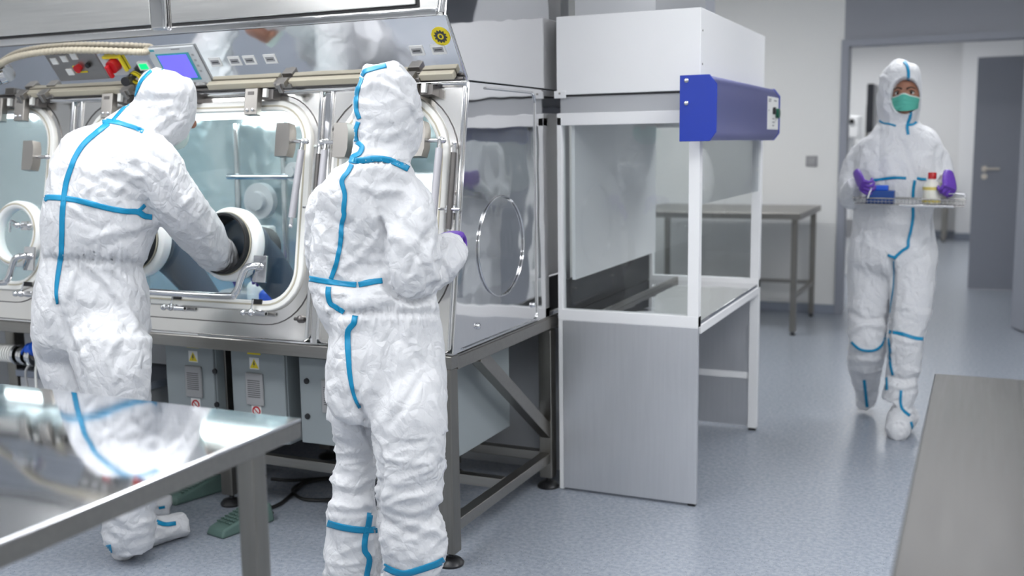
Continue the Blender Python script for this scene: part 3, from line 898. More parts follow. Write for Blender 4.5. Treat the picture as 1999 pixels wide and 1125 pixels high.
b = B(); box(b, (-2.82, 3.45, 1.0), (-2.66, 3.50, 1.08)); obj('actuator', b, M['port'], t, bev=0.01)
t = thing('blue_tray', 'shallow blue tray lying inside the isolator behind the glove sleeves', 'tray', (-2.45, 3.32, .752))
obj('tray_body', bx((-2.60, 3.20, .752), (-2.30, 3.34, .785)), M['bluep'], t, bev=0.008)

# ---------------------------------------------------------------- stand
st = thing('isolator_stand', 'brushed stainless steel stand of square tubes carrying the isolator', 'stand', (-3.0, 3.4, 0))
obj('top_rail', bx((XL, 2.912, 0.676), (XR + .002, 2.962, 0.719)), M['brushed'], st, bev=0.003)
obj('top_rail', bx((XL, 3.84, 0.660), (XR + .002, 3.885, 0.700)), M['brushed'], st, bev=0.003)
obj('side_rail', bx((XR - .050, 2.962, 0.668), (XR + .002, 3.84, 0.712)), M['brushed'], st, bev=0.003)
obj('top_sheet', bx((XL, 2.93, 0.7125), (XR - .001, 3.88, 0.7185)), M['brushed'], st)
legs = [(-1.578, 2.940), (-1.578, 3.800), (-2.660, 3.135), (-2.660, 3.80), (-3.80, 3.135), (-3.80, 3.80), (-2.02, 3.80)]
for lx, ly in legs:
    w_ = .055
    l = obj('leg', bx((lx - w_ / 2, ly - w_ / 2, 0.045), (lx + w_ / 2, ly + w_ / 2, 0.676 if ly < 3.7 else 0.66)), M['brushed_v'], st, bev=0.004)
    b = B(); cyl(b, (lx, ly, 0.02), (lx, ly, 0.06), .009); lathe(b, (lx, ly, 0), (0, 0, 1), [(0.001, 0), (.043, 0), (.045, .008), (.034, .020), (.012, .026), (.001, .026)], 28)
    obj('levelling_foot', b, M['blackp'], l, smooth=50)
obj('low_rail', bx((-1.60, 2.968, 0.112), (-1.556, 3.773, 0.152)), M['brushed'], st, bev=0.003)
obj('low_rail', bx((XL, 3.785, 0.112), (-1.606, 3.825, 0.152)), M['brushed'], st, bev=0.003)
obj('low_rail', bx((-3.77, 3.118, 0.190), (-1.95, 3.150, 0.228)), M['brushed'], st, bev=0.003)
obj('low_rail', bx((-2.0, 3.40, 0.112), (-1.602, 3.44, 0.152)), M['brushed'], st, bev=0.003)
b = B()
pA, pB = V((0, 3.165, .676)), V((0, 3.790, .235))
dr = (pB - pA).normalized(); pn = V((0, -dr.z, dr.y)) * .026
vv = [pA - pn, pB - pn, pB + pn, pA + pn]
prism(b, [(v.y, v.z) for v in vv], -1.60, -1.556, lambda v: V((v.y, v.x, v.z)))
obj('diagonal_brace', b, M['brushed'], st, bev=0.003)

# dark lower plinth under the chamber at left (pipes)
t = thing('drain_pipe', 'coiled white drain hose with steel couplings under the isolator at far left', 'pipe', (-3.45, 3.1, .5))
pc = hit(20, 690, 1, 3.0)
obj('hose_core', tube(B(), [pc + V((-.20, .0, .0)), pc + V((.045, 0, 0))], .030, 20), M['ventgrey'], t, smooth=60)
b = B()
for k in range(18):
    tube(b, [pc + V((-.19 + k * .0135, .034 * math.cos(a), .034 * math.sin(a))) for a in [2 * PI * q / 20 for q in range(20)]], .0042, 8, closed=True)
obj('coil', b, M['gasket'], t, smooth=70)
b = B()
for k in range(5): cyl(b, pc + V((.045 + .024 * k, 0, -.002)), pc + V((.058 + .024 * k, 0, -.002)), .043 - .004 * (k % 2) * 2, None, 24)
obj('coupling', b, M['chrome'], t, smooth=40)
b = B(); tube(b, smoothpath([pc + V((.16, 0, 0)), pc + V((.25, .06, .0)), pc + V((.30, .12, .08)), pc + V((.30, .14, .20))], 6), .02, 12)
obj('riser', b, M['brushed'], t, smooth=50)
t = thing('power_connector', 'blue round mains plug with grey cable left of the leaning worker', 'plug', (-3.2, 3.0, .5))
pc = hit(66, 683, 1, 3.0)
b = B(); cyl(b, pc + V((-.02, 0, -.01)), pc + V((.035, -.02, .015)), .026, .028, 24); ball(b, pc + V((-.02, 0.0, .004)), .024, n=14)
obj('plug_body', b, M['bluep'], t, smooth=50)
b = B(); cyl(b, pc + V((.0, -.01, -.01)), pc + V((-.01, -.02, -.06)), .020, .010, 16)
obj('cable_gland', b, M['port'], t, smooth=50)
b = B(); tube(b, smoothpath([pc + V((-.01, -.02, -.06)), pc + V((-.035, -.02, -.10)), pc + V((-.045, 0, -.20)), pc + V((-.03, .02, -.5 + .06))], 8), .005, 8)
obj('cable', b, M['greycable'], t, smooth=50)
b = B(); tube(b, smoothpath([pc + V((.02, 0, -.03)), pc + V((.012, -.01, -.10)), pc + V((.01, -.01, -.30)), pc + V((.01, 0, -.45))], 8), .0055, 8)
obj('cable', b, M['gasket'], t, smooth=50)

# electrical enclosures under the isolator
def triangle_sign(bmx, x, z, s, y):
    h = s * .87
    return [(x - s / 2, z - h / 2), (x + s / 2, z - h / 2), (x, z + h / 2)]
def enclosure(x0, x1, z0, z1, y0, y1, label, vent_x, vent_z, knobs, signs=True, stop=None):
    t = thing('electrical_enclosure', label, 'electrical box', ((x0 + x1) / 2, (y0 + y1) / 2, z0), 'grey electrical boxes under the isolator')
    bd = obj('enclosure_body', bx((x0, y0 + .012, z0), (x1, y1, z1)), M['boxgrey'], t, bev=0.004)
    dr = obj('enclosure_door', bx((x0 + .003, y0, z0 + .003), (x1 - .003, y0 + .0135, z1 - .003)), M['boxgrey'], t, bev=0.004)
    for kx, kz in knobs:
        b = B(); cyl(b, (kx, y0, kz), (kx, y0 - .006, kz), .011, .010, 20)
        obj('door_lock', b, M['blackp'], dr, smooth=40)
    if vent_x:
        v = obj('vent_grille', bx((vent_x - .040, y0 - .010, vent_z - .062), (vent_x + .040, y0, vent_z + .062)), M['ventgrey'], t, bev=0.006)
        b = B()
        for k in range(9): box(b, (vent_x - .028, y0 - .0108, vent_z - .030 + k * .0078), (vent_x + .028, y0 - .0095, vent_z - .0265 + k * .0078))
        obj('vent_slots', b, M['ventdark'], v)
    if signs:
        zz = vent_z + .098
        s = obj('warning_sign', bx((vent_x - .022, y0 - .0012, zz - .022), (vent_x + .022, y0, zz + .022)), M['sticker'], dr, label='yellow high voltage warning triangle')
        b = B(); prism(b, [(vent_x - .020, zz - .018), (vent_x + .020, zz - .018), (vent_x, zz + .018)], y0 - .002, y0 - .0012, ident)
        s2 = obj('yellow_triangle', b, M['yellow'], s)
        b = B(); prism(b, [(vent_x - .001, zz + .009), (vent_x + .003, zz + .009), (vent_x + .001, zz + .0), (vent_x + .005, zz + .001), (vent_x - .002, zz - .014), (vent_x - .0005, zz - .004), (vent_x - .005, zz - .005)], y0 - .0026, y0 - .002, ident)
        ob = obj('lightning_bolt', b, M['ink'], s)
        obj('yellow_strip', bx((vent_x - .030, y0 - .0012, zz + .034), (vent_x + .030, y0, zz + .044)), M['yellow'], dr)
    if stop:
        zz = stop
        s = obj('prohibition_sign', bx((vent_x - .022, y0 - .0012, zz - .024), (vent_x + .022, y0, zz + .024)), M['sticker'], dr, label='red round prohibition sign')
        b = B(); n_ = 28
        ring_plate(b, [(vent_x + .019 * math.cos(2 * PI * k / n_), zz + .019 * math.sin(2 * PI * k / n_)) for k in range(n_)], [(vent_x + .013 * math.cos(2 * PI * k / n_), zz + .013 * math.sin(2 * PI * k / n_)) for k in range(n_)], y0 - .002, y0 - .0012, ident)
        box(b, (vent_x - .013, y0 - .002, zz - .002), (vent_x + .013, y0 - .0012, zz + .002), lambda v: V((vent_x + (v.x - vent_x) * .7 + (v.z - zz) * .7, v.y, zz - (v.x - vent_x) * .7 + (v.z - zz) * .7)))
        obj('red_circle', b, M['red'], s)
    return t
YB = 3.05
def bp(px, py): return hit(px, py, 1, YB)
enclosure(-2.880, -2.640, 0.30, 0.655, YB, 3.30, 'grey electrical box with warning triangle, nearest to the leaning worker', bp(380, 745).x, bp(380, 745).z, [(bp(420, 725).x, bp(420, 725).z), (bp(424, 790).x, bp(424, 790).z)], True, bp(383, 790).z)
enclosure(-2.560, -2.310, 0.30, 0.648, YB, 3.30, 'grey electrical box with warning triangle, right of the middle stand leg', bp(499, 760).x, bp(499, 760).z, [], True, bp(502, 803).z)
obj_ = enclosure(-2.250, -1.945, 0.318, 0.645, YB, 3.34, 'grey electrical box with two black locks on its left, behind the standing worker', bp(648, 775).x, bp(648, 775).z, [(bp(599, 744).x, bp(599, 744).z), (bp(601, 813).x, bp(601, 813).z)], False)
enclosure(-1.925, -1.655, 0.30, 0.655, 3.12, 3.60, 'grey electrical box right of the standing worker, behind the front stand leg', None, 0, [], False)
t = thing('white_cabinet', 'plain white box under the isolator at the far left below the pipe', 'box', (-3.45, 3.2, .12))
obj('box_body', bx((-3.75, 3.1, .0), (-3.02, 3.4, .44)), M['lgrey'], t, bev=.01)
obj('box_lid', bx((-3.76, 3.09, .44), (-3.01, 3.41, .47)), M['base'], t, bev=.004)
# blue rack behind
t = thing('dark_service_duct', 'dark service duct standing under the isolator beside the leaning worker', 'duct', (-2.95, 3.2, 0))
obj('duct_body', cyl(B(), (-2.975, 3.42, 0.0), (-2.975, 3.42, .66), .05, None, 28), M['brushed_v'], t, smooth=40)
obj('duct_collar', cyl(B(), (-2.975, 3.42, 0.60), (-2.975, 3.42, .64), .056, None, 28), M['brushed'], t, smooth=40)

# foot pedals and cables
def pedal(p, ang, label):
    t = thing('foot_pedal', label, 'pedal', p)
    ca, sa = math.cos(ang), math.sin(ang)
    def X(v):
        return V((p[0] + v.x * ca - v.y * sa, p[1] + v.x * sa + v.y * ca, v.z))
    b = B()
    # wedge: toe at y=0 low, heel at y=.2 high
    vs = []
    for (x, y, z) in ((-.05, 0, 0), (.05, 0, 0), (.06, .24, 0), (-.06, .24, 0), (-.043, .012, .030), (.043, .012, .030), (.052, .23, .075), (-.052, .23, .075)):
        vs.append(b.verts.new(X(V((x, y, z)))))
    for f in ((3, 2, 1, 0), (4, 5, 6, 7), (0, 1, 5, 4), (1, 2, 6, 5), (2, 3, 7, 6), (3, 0, 4, 7)): b.faces.new([vs[i] for i in f])
    obj('pedal_body', b, M['pedal'], t, bev=0.010, seg=3)
    b = B()
    for k in range(9):
        y = .05 + k * .018; z = .032 + (y - .012) / .218 * .045 + .0015
        for j in range(5):
            x = -.032 + j * .016
            box(b, (x - .005, y - .004, z - .002), (x + .005, y + .004, z + .003), X)
    obj('tread', b, M['pedal'], t)
    return t
pp = hit(432, 1052, 2, 0)
pedal((pp.x - .035, pp.y, 0), math.radians(-12), 'grey green foot pedal on the floor right of the leaning worker')
pp2 = hit(322, 992, 2, 0)
pedal((pp2.x - .02, pp2.y + .035, 0), math.radians(-12), 'grey green foot pedal half hidden behind the leaning worker')
def fl(px, py): v = hit(px, py, 2, 0.008); return v
t = thing('pedal_cable', 'black cable curling across the floor from the right foot pedal', 'cable', (-2.3, 3.1, 0))
obj('cable_run', tube(B(), smoothpath([V((pp.x + .06, pp.y + .22, .03)), fl(505, 1000), fl(545, 985), fl(575, 960), fl(600, 942), fl(650, 934), fl(700, 940)], 10), .007, 10), M['cable'], t, smooth=60)
obj('cable_loop', tube(B(), smoothpath([fl(530, 935), fl(570, 938), fl(640, 934), fl(600, 940), fl(572, 955), fl(585, 972), fl(620, 977), fl(700, 972)], 10), .007, 10), M['cable'], t, smooth=60)
t = thing('pedal_cable', 'black cable running back from the half hidden left foot pedal', 'cable', (-2.9, 3.2, 0))
obj('cable_run', tube(B(), smoothpath([fl(338, 972), fl(370, 960), fl(400, 945), fl(440, 934), fl(520, 930)], 10), .007, 10), M['cable'], t, smooth=60)

# ================================================================== BENCH HOOD
hood = thing('laminar_flow_hood', 'white framed laminar flow cabinet with glass sides and steel base panels', 'cabinet', (-1.23, 4.4, 0))
X0, X1, Y0, Y1 = -1.524, -0.957, 3.790, 4.985
P = 0.042
for (x, y) in ((X0, Y0), (X1 - P, Y0), (X0, Y1 - P), (X1 - P, Y1 - P)):
    low = .003
    if x > -1.2 and y > 4:
        obj('post', bx((x, y, .012), (x + P, y + P, 1.50)), M['white'], hood, bev=.002)
    elif y < 4 and x > -1.2:
        obj('post', bx((x, y, .70), (x + P, y + P, 1.50)), M['white'], hood, bev=.002)
    else:
        obj('post', bx((x, y, low), (x + P * (.45 if x < -1.3 and y < 4 else 1), y + P, 1.50)), M['white'], hood, bev=.002)
obj('foot', bx((X1 - P + .004, Y1 - P + .004, 0), (X1 - .004, Y1 - .004, .013)), M['blackp'], hood)
obj('foot', bx((X1 - .035, Y0 + .004, 0), (X1 - .006, Y0 + .03, .010)), M['blackp'], hood)
obj('side_panel', bx((X0 + .018, Y0 - .001, .010), (X1, Y0 + .020, .702)), M['hoodpanel'], hood, bev=.002, label='brushed metal side panel')
obj('side_panel', bx((X0 + .018, Y1 - .030, .02), (X1 - P, Y1 - .020, .70)), M['hoodpanel'], hood)
obj('back_panel', bx((X0 + .004, Y0 + .03, .02), (X0 + .012, Y1 - .03, .70)), M['lgrey'], hood)
obj('cross_bar', bx((X0 + .02, Y1 - .034, .255), (X1 - P, Y1 - .004, .285)), M['white'], hood)
# frame rings around glass
for y in (Y0, Y1 - P):
    obj('lower_frame', bx((X0, y - .001, .702), (X1, y + P, .745)), M['white'], hood, bev=.002)
    obj('upper_frame', bx((X0, y, 1.468), (X1, y + P, 1.515)), M['white'], hood, bev=.002)
    obj('upper_panel', bx((X0 + .012, y + .012, 1.515), (X1 - .004, y + .02, 1.584)), M['lgrey'], hood)
obj('front_rail', bx((X1 - P, Y0 + P, .672), (X1, Y1 - P, .706)), M['white'], hood, bev=.002)
obj('work_surface', bx((X0 + .01, Y0 + .02, .700), (X1 - .004, Y1 - .02, .722)), M['mirror'], hood, bev=.003, label='polished steel work surface')
obj('surface_ledge', bx((X0 + .16, Y0 + P, .722), (X0 + .175, Y1 - P, .742)), M['brushed'], hood, bev=.002)
obj('side_glass', bx((X0 + P * .5, Y0 + .018, .745), (X1 - P, Y0 + .024, 1.468)), M['hglass'], hood)
obj('side_glass', bx((X0 + P, Y1 - .024, .745), (X1 - P, Y1 - .018, 1.468)), M['hglass'], hood)
# hanging front sash glass
obj('front_sash', bx((X1 - .012, Y0 + P, 1.165), (X1 - .006, Y1 - P, 1.60)), M['hglass'], hood)
# white diffuser back wall with dark slot under it
obj('diffuser_wall', bx((X0 + .045, Y0 + P, .86), (X0 + .058, Y1 - P, 1.52)), M['white'], hood, label='white perforated rear diffuser')
obj('intake_slot', bx((X0 + .015, Y0 + P, .724), (X0 + .026, Y1 - P, .86)), M['dark'], hood, label='dark air intake slot under the diffuser')
# top housing
obj('top_housing', bx((X0 + .002, Y0 - .004, 1.585), (X1, Y1, 1.880)), M['white'], hood, bev=.003, label='tall white blower housing')
obj('housing_gap', bx((X0 + .01, Y0 + .006, 1.578), (X1 - .008, Y1 - .01, 1.585)), M['dark'], hood)
for x in (X0 - .006, X1 - .050):
    b = B(); box(b, (x, Y0 - .012, 1.572), (x + .048, Y0 - .004, 1.600)); 
    o = obj('hinge_tab', b, M['white'], hood, bev=.002)
    b = B(); cyl(b, (x + .024, Y0 - .012, 1.590), (x + .024, Y0 - .014, 1.590), .004); obj('tab_screw', b, M['clamp'], o)
b = B()
for yy, zz in ((4.0, 1.80), (4.0, 1.68)):
    cyl(b, (X1, yy - .19, zz), (X1 + .002, yy - .19, zz), .004)
obj('side_screw', b, M['clamp'], hood)
# stacks on the roof: light duct and dark block
obj('roof_duct', bx((X0 + .03, Y0 + .12, 1.88), (hit(1280, 10, 1, Y0 + .12).x, Y1 - .3, CEILZ - .02)), M['lgrey'], hood, bev=.004)
obj('rear_duct', bx((X1 - .10, Y1 + .35, 1.70), (X1 + .05, Y1 + .55, CEILZ - .02)), M['greywall'], hood, bev=.004) if False else None
t = thing('duct', 'dark grey vertical duct rising behind the white blower housing', 'duct', (-1.6, 6.0, 0))
qa, qb = hit(1270, 10, 1, 6.0), hit(1376, 10, 1, 6.0)
obj('duct_body', bx((qa.x, 6.0, 0.0), (qb.x, 6.25, CEILZ - .005)), M['greywall'], t, bev=.004) if False else obj('duct_body', bx((qa.x, 6.0, 1.62), (qb.x, 6.25, CEILZ)), M['greywall'], t, bev=.004)
# blue lamp / control housing on the front edge
hx = X1 + .001
def BLp(v): return V((v.y, v.x, v.z))
bl = thing('control_housing', 'blue chamfered lamp and switch housing screwed across the cabinet front', 'control box', (X1 + .06, 4.2, 1.40))
ya, yb = 3.665, 4.90
profile = [(hx, 1.402), (hx + .062, 1.402), (hx + .085, 1.432), (hx + .085, 1.598), (hx + .060, 1.630), (hx, 1.630)]
b = B(); prism(b, [(p[0], p[1]) for p in profile], ya + .01, yb, ident)
obj('cover', b, M['bluelamp2'], bl, bev=.003, label='satin blue chamfered cover')
b = B(); prism(b, [(hx - .045, 1.400), (hx + .064, 1.400), (hx + .088, 1.432), (hx + .088, 1.599), (hx + .062, 1.633), (hx - .045, 1.633)], ya - .002, ya + .012, ident)
ec = obj('end_cap', b, M['blue'], bl, bev=.002, label='deep blue end cap')
for zz in (1.614, 1.535):
    b = B(); ball(b, (hx - .020, ya - .004, zz), .009, 1, .6, 1, 14); obj('cap_screw', b, M['chrome'], ec, smooth=60)
b = B(); prism(b, [(hx, 1.400), (hx + .064, 1.400), (hx + .088, 1.432), (hx + .088, 1.599), (hx + .062, 1.633), (hx, 1.633)], yb, yb + .01, ident)
obj('end_cap', b, M['blue'], bl, bev=.002)
lx = hx + .085
o = obj('switch_plate', bx((lx, 4.62, 1.448), (lx + .0015, 4.875, 1.590)), M['sticker'], bl, label='white switch plate')
for k, (y0_, y1_, z_) in enumerate(((4.64, 4.70, 1.578), (4.64, 4.69, 1.570), (4.76, 4.83, 1.575), (4.64, 4.655, 1.53), (4.73, 4.78, 1.48), (4.73, 4.78, 1.495), (4.73, 4.77, 1.465))):
    obj('plate_text', bx((lx + .0015, y0_, z_ - .003), (lx + .002, y1_, z_ + .003)), M['inkgrey'], o)
b = B(); cyl(b, (lx, 4.75, 1.530), (lx + .012, 4.75, 1.530), .016, None, 20); obj('rotary_knob', b, M['blackp'], o, smooth=40)
b = B(); cyl(b, (lx, 4.825, 1.520), (lx + .016, 4.825, 1.520), .022, None, 24)
o2 = obj('push_button', b, mat('dark_green_button', (0.0, 0.09, 0.05), 0.3), o, smooth=40)

#PEOPLE#
# ================================================================== PEOPLE
def limb_rings(secs, n=22, k=7):
    """secs: (px, py, half_width_px, world_y, thickness_ratio). Body sections measured in the photograph,
    each placed at its own real depth with a real elliptical thickness."""
    P_, H_, T_ = [], [], []
    for px, py, hw, Y_, tr in secs:
        p = hit(px, py, 1, Y_)
        D = -(RC.transposed() @ (p - O)).z
        P_.append(p); H_.append(hw * D / FPX); T_.append(tr)
    def cr(a, i, t):
        p0, p1, p2, p3 = a[max(i - 1, 0)], a[i], a[i + 1], a[min(i + 2, len(a) - 1)]
        return 0.5 * ((2 * p1) + (p2 - p0) * t + (2 * p0 - 5 * p1 + 4 * p2 - p3) * t * t + (3 * p1 - p0 - 3 * p2 + p3) * t ** 3)
    pts, hs, ts = [], [], []
    for i in range(len(P_) - 1):
        for j in range(k):
            pts.append(cr(P_, i, j / k)); hs.append(max(.004, cr(H_, i, j / k))); ts.append(cr(T_, i, j / k))
    pts.append(P_[-1]); hs.append(H_[-1]); ts.append(T_[-1])
    return pts, hs, ts

def limb(bm, secs, n=22, k=7, power=2.0):
    pts, hs, ts = limb_rings(secs, n, k)
    rings = []
    for i, p in enumerate(pts):
        t = (pts[min(i + 1, len(pts) - 1)] - pts[max(i - 1, 0)]).normalized()
        v = (p - O); v = (v - t * v.dot(t)).normalized()
        w_ = t.cross(v)
        r = []
        for q in range(n):
            a = 2 * PI * q / n
            c_, s_ = math.cos(a), math.sin(a)
            c_ = math.copysign(abs(c_) ** (2 / power), c_); s_ = math.copysign(abs(s_) ** (2 / power), s_)
            r.append(bm.verts.new(p + (w_ * c_ + v * s_ * ts[i]) * hs[i]))
        rings.append(r)
    for A, C in zip(rings, rings[1:]):
        for q in range(n): bm.faces.new((A[q], A[(q + 1) % n], C[(q + 1) % n], C[q]))
    bm.faces.new(rings[0][::-1]); bm.faces.new(rings[-1])

def remesh(bm, voxel, smooth_it):
    bmesh.ops.recalc_face_normals(bm, faces=bm.faces)
    me = bpy.data.meshes.new('tmp'); bm.to_mesh(me); bm.free()
    o = bpy.data.objects.new('tmp', me); COL.objects.link(o)
    r = o.modifiers.new('r', 'REMESH'); r.mode = 'VOXEL'; r.voxel_size = voxel
    s = o.modifiers.new('s', 'SMOOTH'); s.factor = 0.5; s.iterations = smooth_it
    dg = bpy.context.evaluated_depsgraph_get()
    out = bpy.data.meshes.new_from_object(o.evaluated_get(dg))
    bpy.data.objects.remove(o); bpy.data.meshes.remove(me)
    return out

def ridge(p): return (1.0 - min(1.0, abs(noise.noise(p)) * 2.6)) ** 1.7

def crumple(me, amp, off, strokes=(), anis=None, elastic=()):
    """real folds in the cloth: sharp ridged creases plus individually placed folds"""
    nv = len(me.vertices)
    me.calc_loop_triangles()
    nor = [v.normal.copy() for v in me.vertices]
    st = []
    for pts, wpx, d in strokes:
        sp = smoothpath([V((a[0], a[1], 0)) for a in pts], 5)
        st.append(([(a.x, a.y) for a in sp], wpx, d, min(a.x for a in sp) - 3 * wpx, max(a.x for a in sp) + 3 * wpx, min(a.y for a in sp) - 3 * wpx, max(a.y for a in sp) + 3 * wpx))
    RT = RC.transposed()
    new = []
    for i, v in enumerate(me.vertices):
        co = v.co
        s = anis(co) if anis else (1, 1, 1)
        p = V((co.x * s[0], co.y * s[1], co.z * s[2])) + off
        w_ = V((noise.noise(p * 4), noise.noise(p * 4 + V((7, 3, 1))), noise.noise(p * 4 + V((2, 9, 5))))) * 0.10
        q = p + w_
        d = amp * (0.9 * noise.noise(q * 6.0) + 1.0 * (ridge(q * 6.5) - .35) + 0.75 * (ridge(q * 13.0 + w_ * 4) - .35) + 0.32 * (ridge(q * 27.0) - .35))
        n = nor[i]
        cv = (O - co)
        if n.dot(cv) > 0:
            c = RT @ (co - O)
            px = CX + FPX * c.x / -c.z; py = CY - FPX * c.y / -c.z
            for pts, wpx, dep, ax, bx_, ay, by in st:
                if ax < px < bx_ and ay < py < by:
                    m2 = 1e9
                    for (x1, y1), (x2, y2) in zip(pts, pts[1:]):
                        dx, dy = x2 - x1, y2 - y1
                        L = dx * dx + dy * dy
                        t = 0 if L == 0 else max(0, min(1, ((px - x1) * dx + (py - y1) * dy) / L))
                        e = (px - x1 - dx * t) ** 2 + (py - y1 - dy * t) ** 2
                        if e < m2: m2 = e
                    g = math.sqrt(m2) / wpx
                    if g < 2.6: d += dep * (math.exp(-g * g) - 0.15 * math.exp(-(g - 1.5) ** 2 * 2))
            for (x0, x1, yy0, yy1, hh, per) in elastic:   # gathered elastic band: short vertical pleats
                if x0 < px < x1:
                    yl = yy0 + (yy1 - yy0) * (px - x0) / (x1 - x0)
                    g = (py - yl) / hh
                    if abs(g) < 2.5:
                        ph = (px + 3 * noise.noise(V((px * .05, py * .01, 0))) ) * 2 * PI / per
                        d += 0.0045 * math.sin(ph + noise.noise(V((px * .09, py * .02, 3))) * 3) * math.exp(-g * g)
                        d -= 0.010 * math.exp(-(g * 3) ** 2)
        new.append(co + n * d)
    me.vertices.foreach_set('co', [c for v in new for c in v])
    me.update()

def bvh_of(me):
    me.calc_loop_triangles()
    return BVHTree.FromPolygons([v.co for v in me.vertices], [p.vertices for p in me.polygons])

def link_me(name, me, m, parent, label=None):
    off = wloc(parent)
    me.transform(Matrix.Translation(-off))
    me.name = name
    me.materials.clear(); me.materials.append(m)
    for p in me.polygons: p.use_smooth = True
    o = bpy.data.objects.new(name, me); COL.objects.link(o); o.parent = parent
    if label: o['label'] = label
    return o

def tape(bvh, pts, wpx, parent, name='seam_tape', cols=4, lift=0.0022, wf=None):
    """ribbon stuck on the cloth surface along a seam"""
    sp = smoothpath([V((a[0], a[1], 0)) for a in pts], 8)
    path = [sp[0]]
    for a in sp[1:]:
        if (a - path[-1]).length > 2.5: path.append(a)
    if (path[-1] - sp[-1]).length > .5: path.append(sp[-1])
    rows = []
    lastd = None
    for i, a in enumerate(path):
        t = (path[min(i + 1, len(path) - 1)] - path[max(i - 1, 0)]).normalized()
        nx, ny = -t.y, t.x
        ww = wpx * (wf(i / max(1, len(path) - 1)) if wf else 1)
        row = []
        for c in range(cols + 1):
            u = (c / cols - .5) * ww
            px, py = a.x + nx * u, a.y + ny * u
            d = ray(px, py).normalized()
            loc, nrm, idx, dist = bvh.ray_cast(O, d)
            if loc is None:
                row.append(None); continue
            if nrm.dot(d) > 0: nrm = -nrm
            row.append((loc + (nrm * .6 - d * .4).normalized() * lift, dist))
        rows.append(row)
    bm = B()
    vs = [[bm.verts.new(c[0]) if c else None for c in r] for r in rows]
    for i in range(len(rows) - 1):
        for c in range(cols):
            q = [(i, c), (i, c + 1), (i + 1, c + 1), (i + 1, c)]
            if any(rows[a][b_] is None for a, b_ in q): continue
            ds = [rows[a][b_][1] for a, b_ in q]
            if max(ds) - min(ds) > 0.05: continue
            bm.faces.new([vs[a][b_] for a, b_ in q])
    loose = [v for v in bm.verts if not v.link_faces]
    for v in loose: bm.verts.remove(v)
    if not bm.faces:
        bm.free(); return None
    o = obj(name, bm, M['tape'], parent, smooth=80)
    # normals toward outside, thin real thickness
    sd = o.modifiers.new('solid', 'SOLIDIFY'); sd.thickness = 0.0012; sd.offset = 0
    return o

def build_coverall(parent, limbs, voxel, sm, amp, off, strokes, anis=None, elastic=(), carve=None, label=None, extra=None):
    bm = B()
    for L in limbs: limb(bm, *L) if isinstance(L, tuple) and isinstance(L[0], list) else limb(bm, L)
    if extra: extra(bm)
    me = remesh(bm, voxel, sm)
    if carve: carve(me)
    crumple(me, amp, off, strokes, anis, elastic)
    bvh = bvh_of(me)
    o = link_me('coverall', me, M['tyvek'], parent, label)
    return o, bvh

def hand(parent, wrist, fdir, palmn, curl=0.6, size=1.0, side=1, name='glove', spread=1.0, curls=None, thumb=None):
    """gloved hand as one continuous mesh: palm, four fingers of different length, thumb off the side"""
    f = V(fdir).normalized(); nrm = V(palmn); nrm = (nrm - f * nrm.dot(f)).normalized(); s = f.cross(nrm) * side
    wr = V(wrist)
    def pt(a, b_, c): return wr + (f * a + s * b_ + nrm * c) * size
    bm = B()
    # palm: stacked ellipses
    n = 16; rings = []
    for a, w_, th, c0 in ((-.012, .024, .016, 0), (.0, .029, .018, 0), (.025, .037, .017, 0), (.055, .042, .016, 0), (.08, .042, .014, 0), (.092, .036, .010, 0)):
        rings.append([bm.verts.new(pt(a, w_ * math.cos(2 * PI * k / n), c0 + th * math.sin(2 * PI * k / n))) for k in range(n)])
    for A, C in zip(rings, rings[1:]):
        for k in range(n): bm.faces.new((A[k], A[(k + 1) % n], C[(k + 1) % n], C[k]))
    bm.faces.new(rings[0][::-1]); bm.faces.new(rings[-1])
    for i, (b0, ln, r) in enumerate(((.031, .070, .0100), (.0105, .079, .0102), (-.0105, .073, .0098), (-.031, .058, .0088))):
        cu = (curls[i] if curls else curl)
        p = pt(.078, b0, 0); d_ang = 0
        pts = [p]
        for j, fr in enumerate((.46, .30, .24)):
            d_ang += cu * (1.0 if j == 0 else 1.1)
            d_ = f * math.cos(d_ang) + nrm * math.sin(d_ang) + s * (b0 * 2.2 * spread if j == 0 else 0)
            p = p + d_.normalized() * ln * fr * size
            pts.append(p)
        sp = smoothpath(pts, 4)
        tube(bm, sp, r, 10, rf=lambda t, r=r: r * size * (1.0 - .22 * t))
        ball(bm, sp[-1], r * .80 * size, n=10)
    th = thumb if thumb else (0.5, 0.5)
    p = pt(.012, .026, .004)
    d1_ = (f * .62 + s * .78 * 1 + nrm * th[0]).normalized(); d2_ = (f * .85 + s * .25 + nrm * (th[1] + .3)).normalized()
    pts = [p, p + d1_ * .038 * size, p + d1_ * .038 * size + d2_ * .032 * size, p + d1_ * .038 * size + d2_ * .032 * size + (d2_ + nrm * th[1] * .6 - s * .25).normalized() * .024 * size]
    sp = smoothpath(pts, 4)
    tube(bm, sp, .012, 10, rf=lambda t: .0135 * size * (1 - .25 * t)); ball(bm, sp[-1], .0102 * size, n=10)
    me = remesh(bm, 0.0028, 3)
    return link_me(name, me, M['purple'], parent, 'purple nitrile glove')

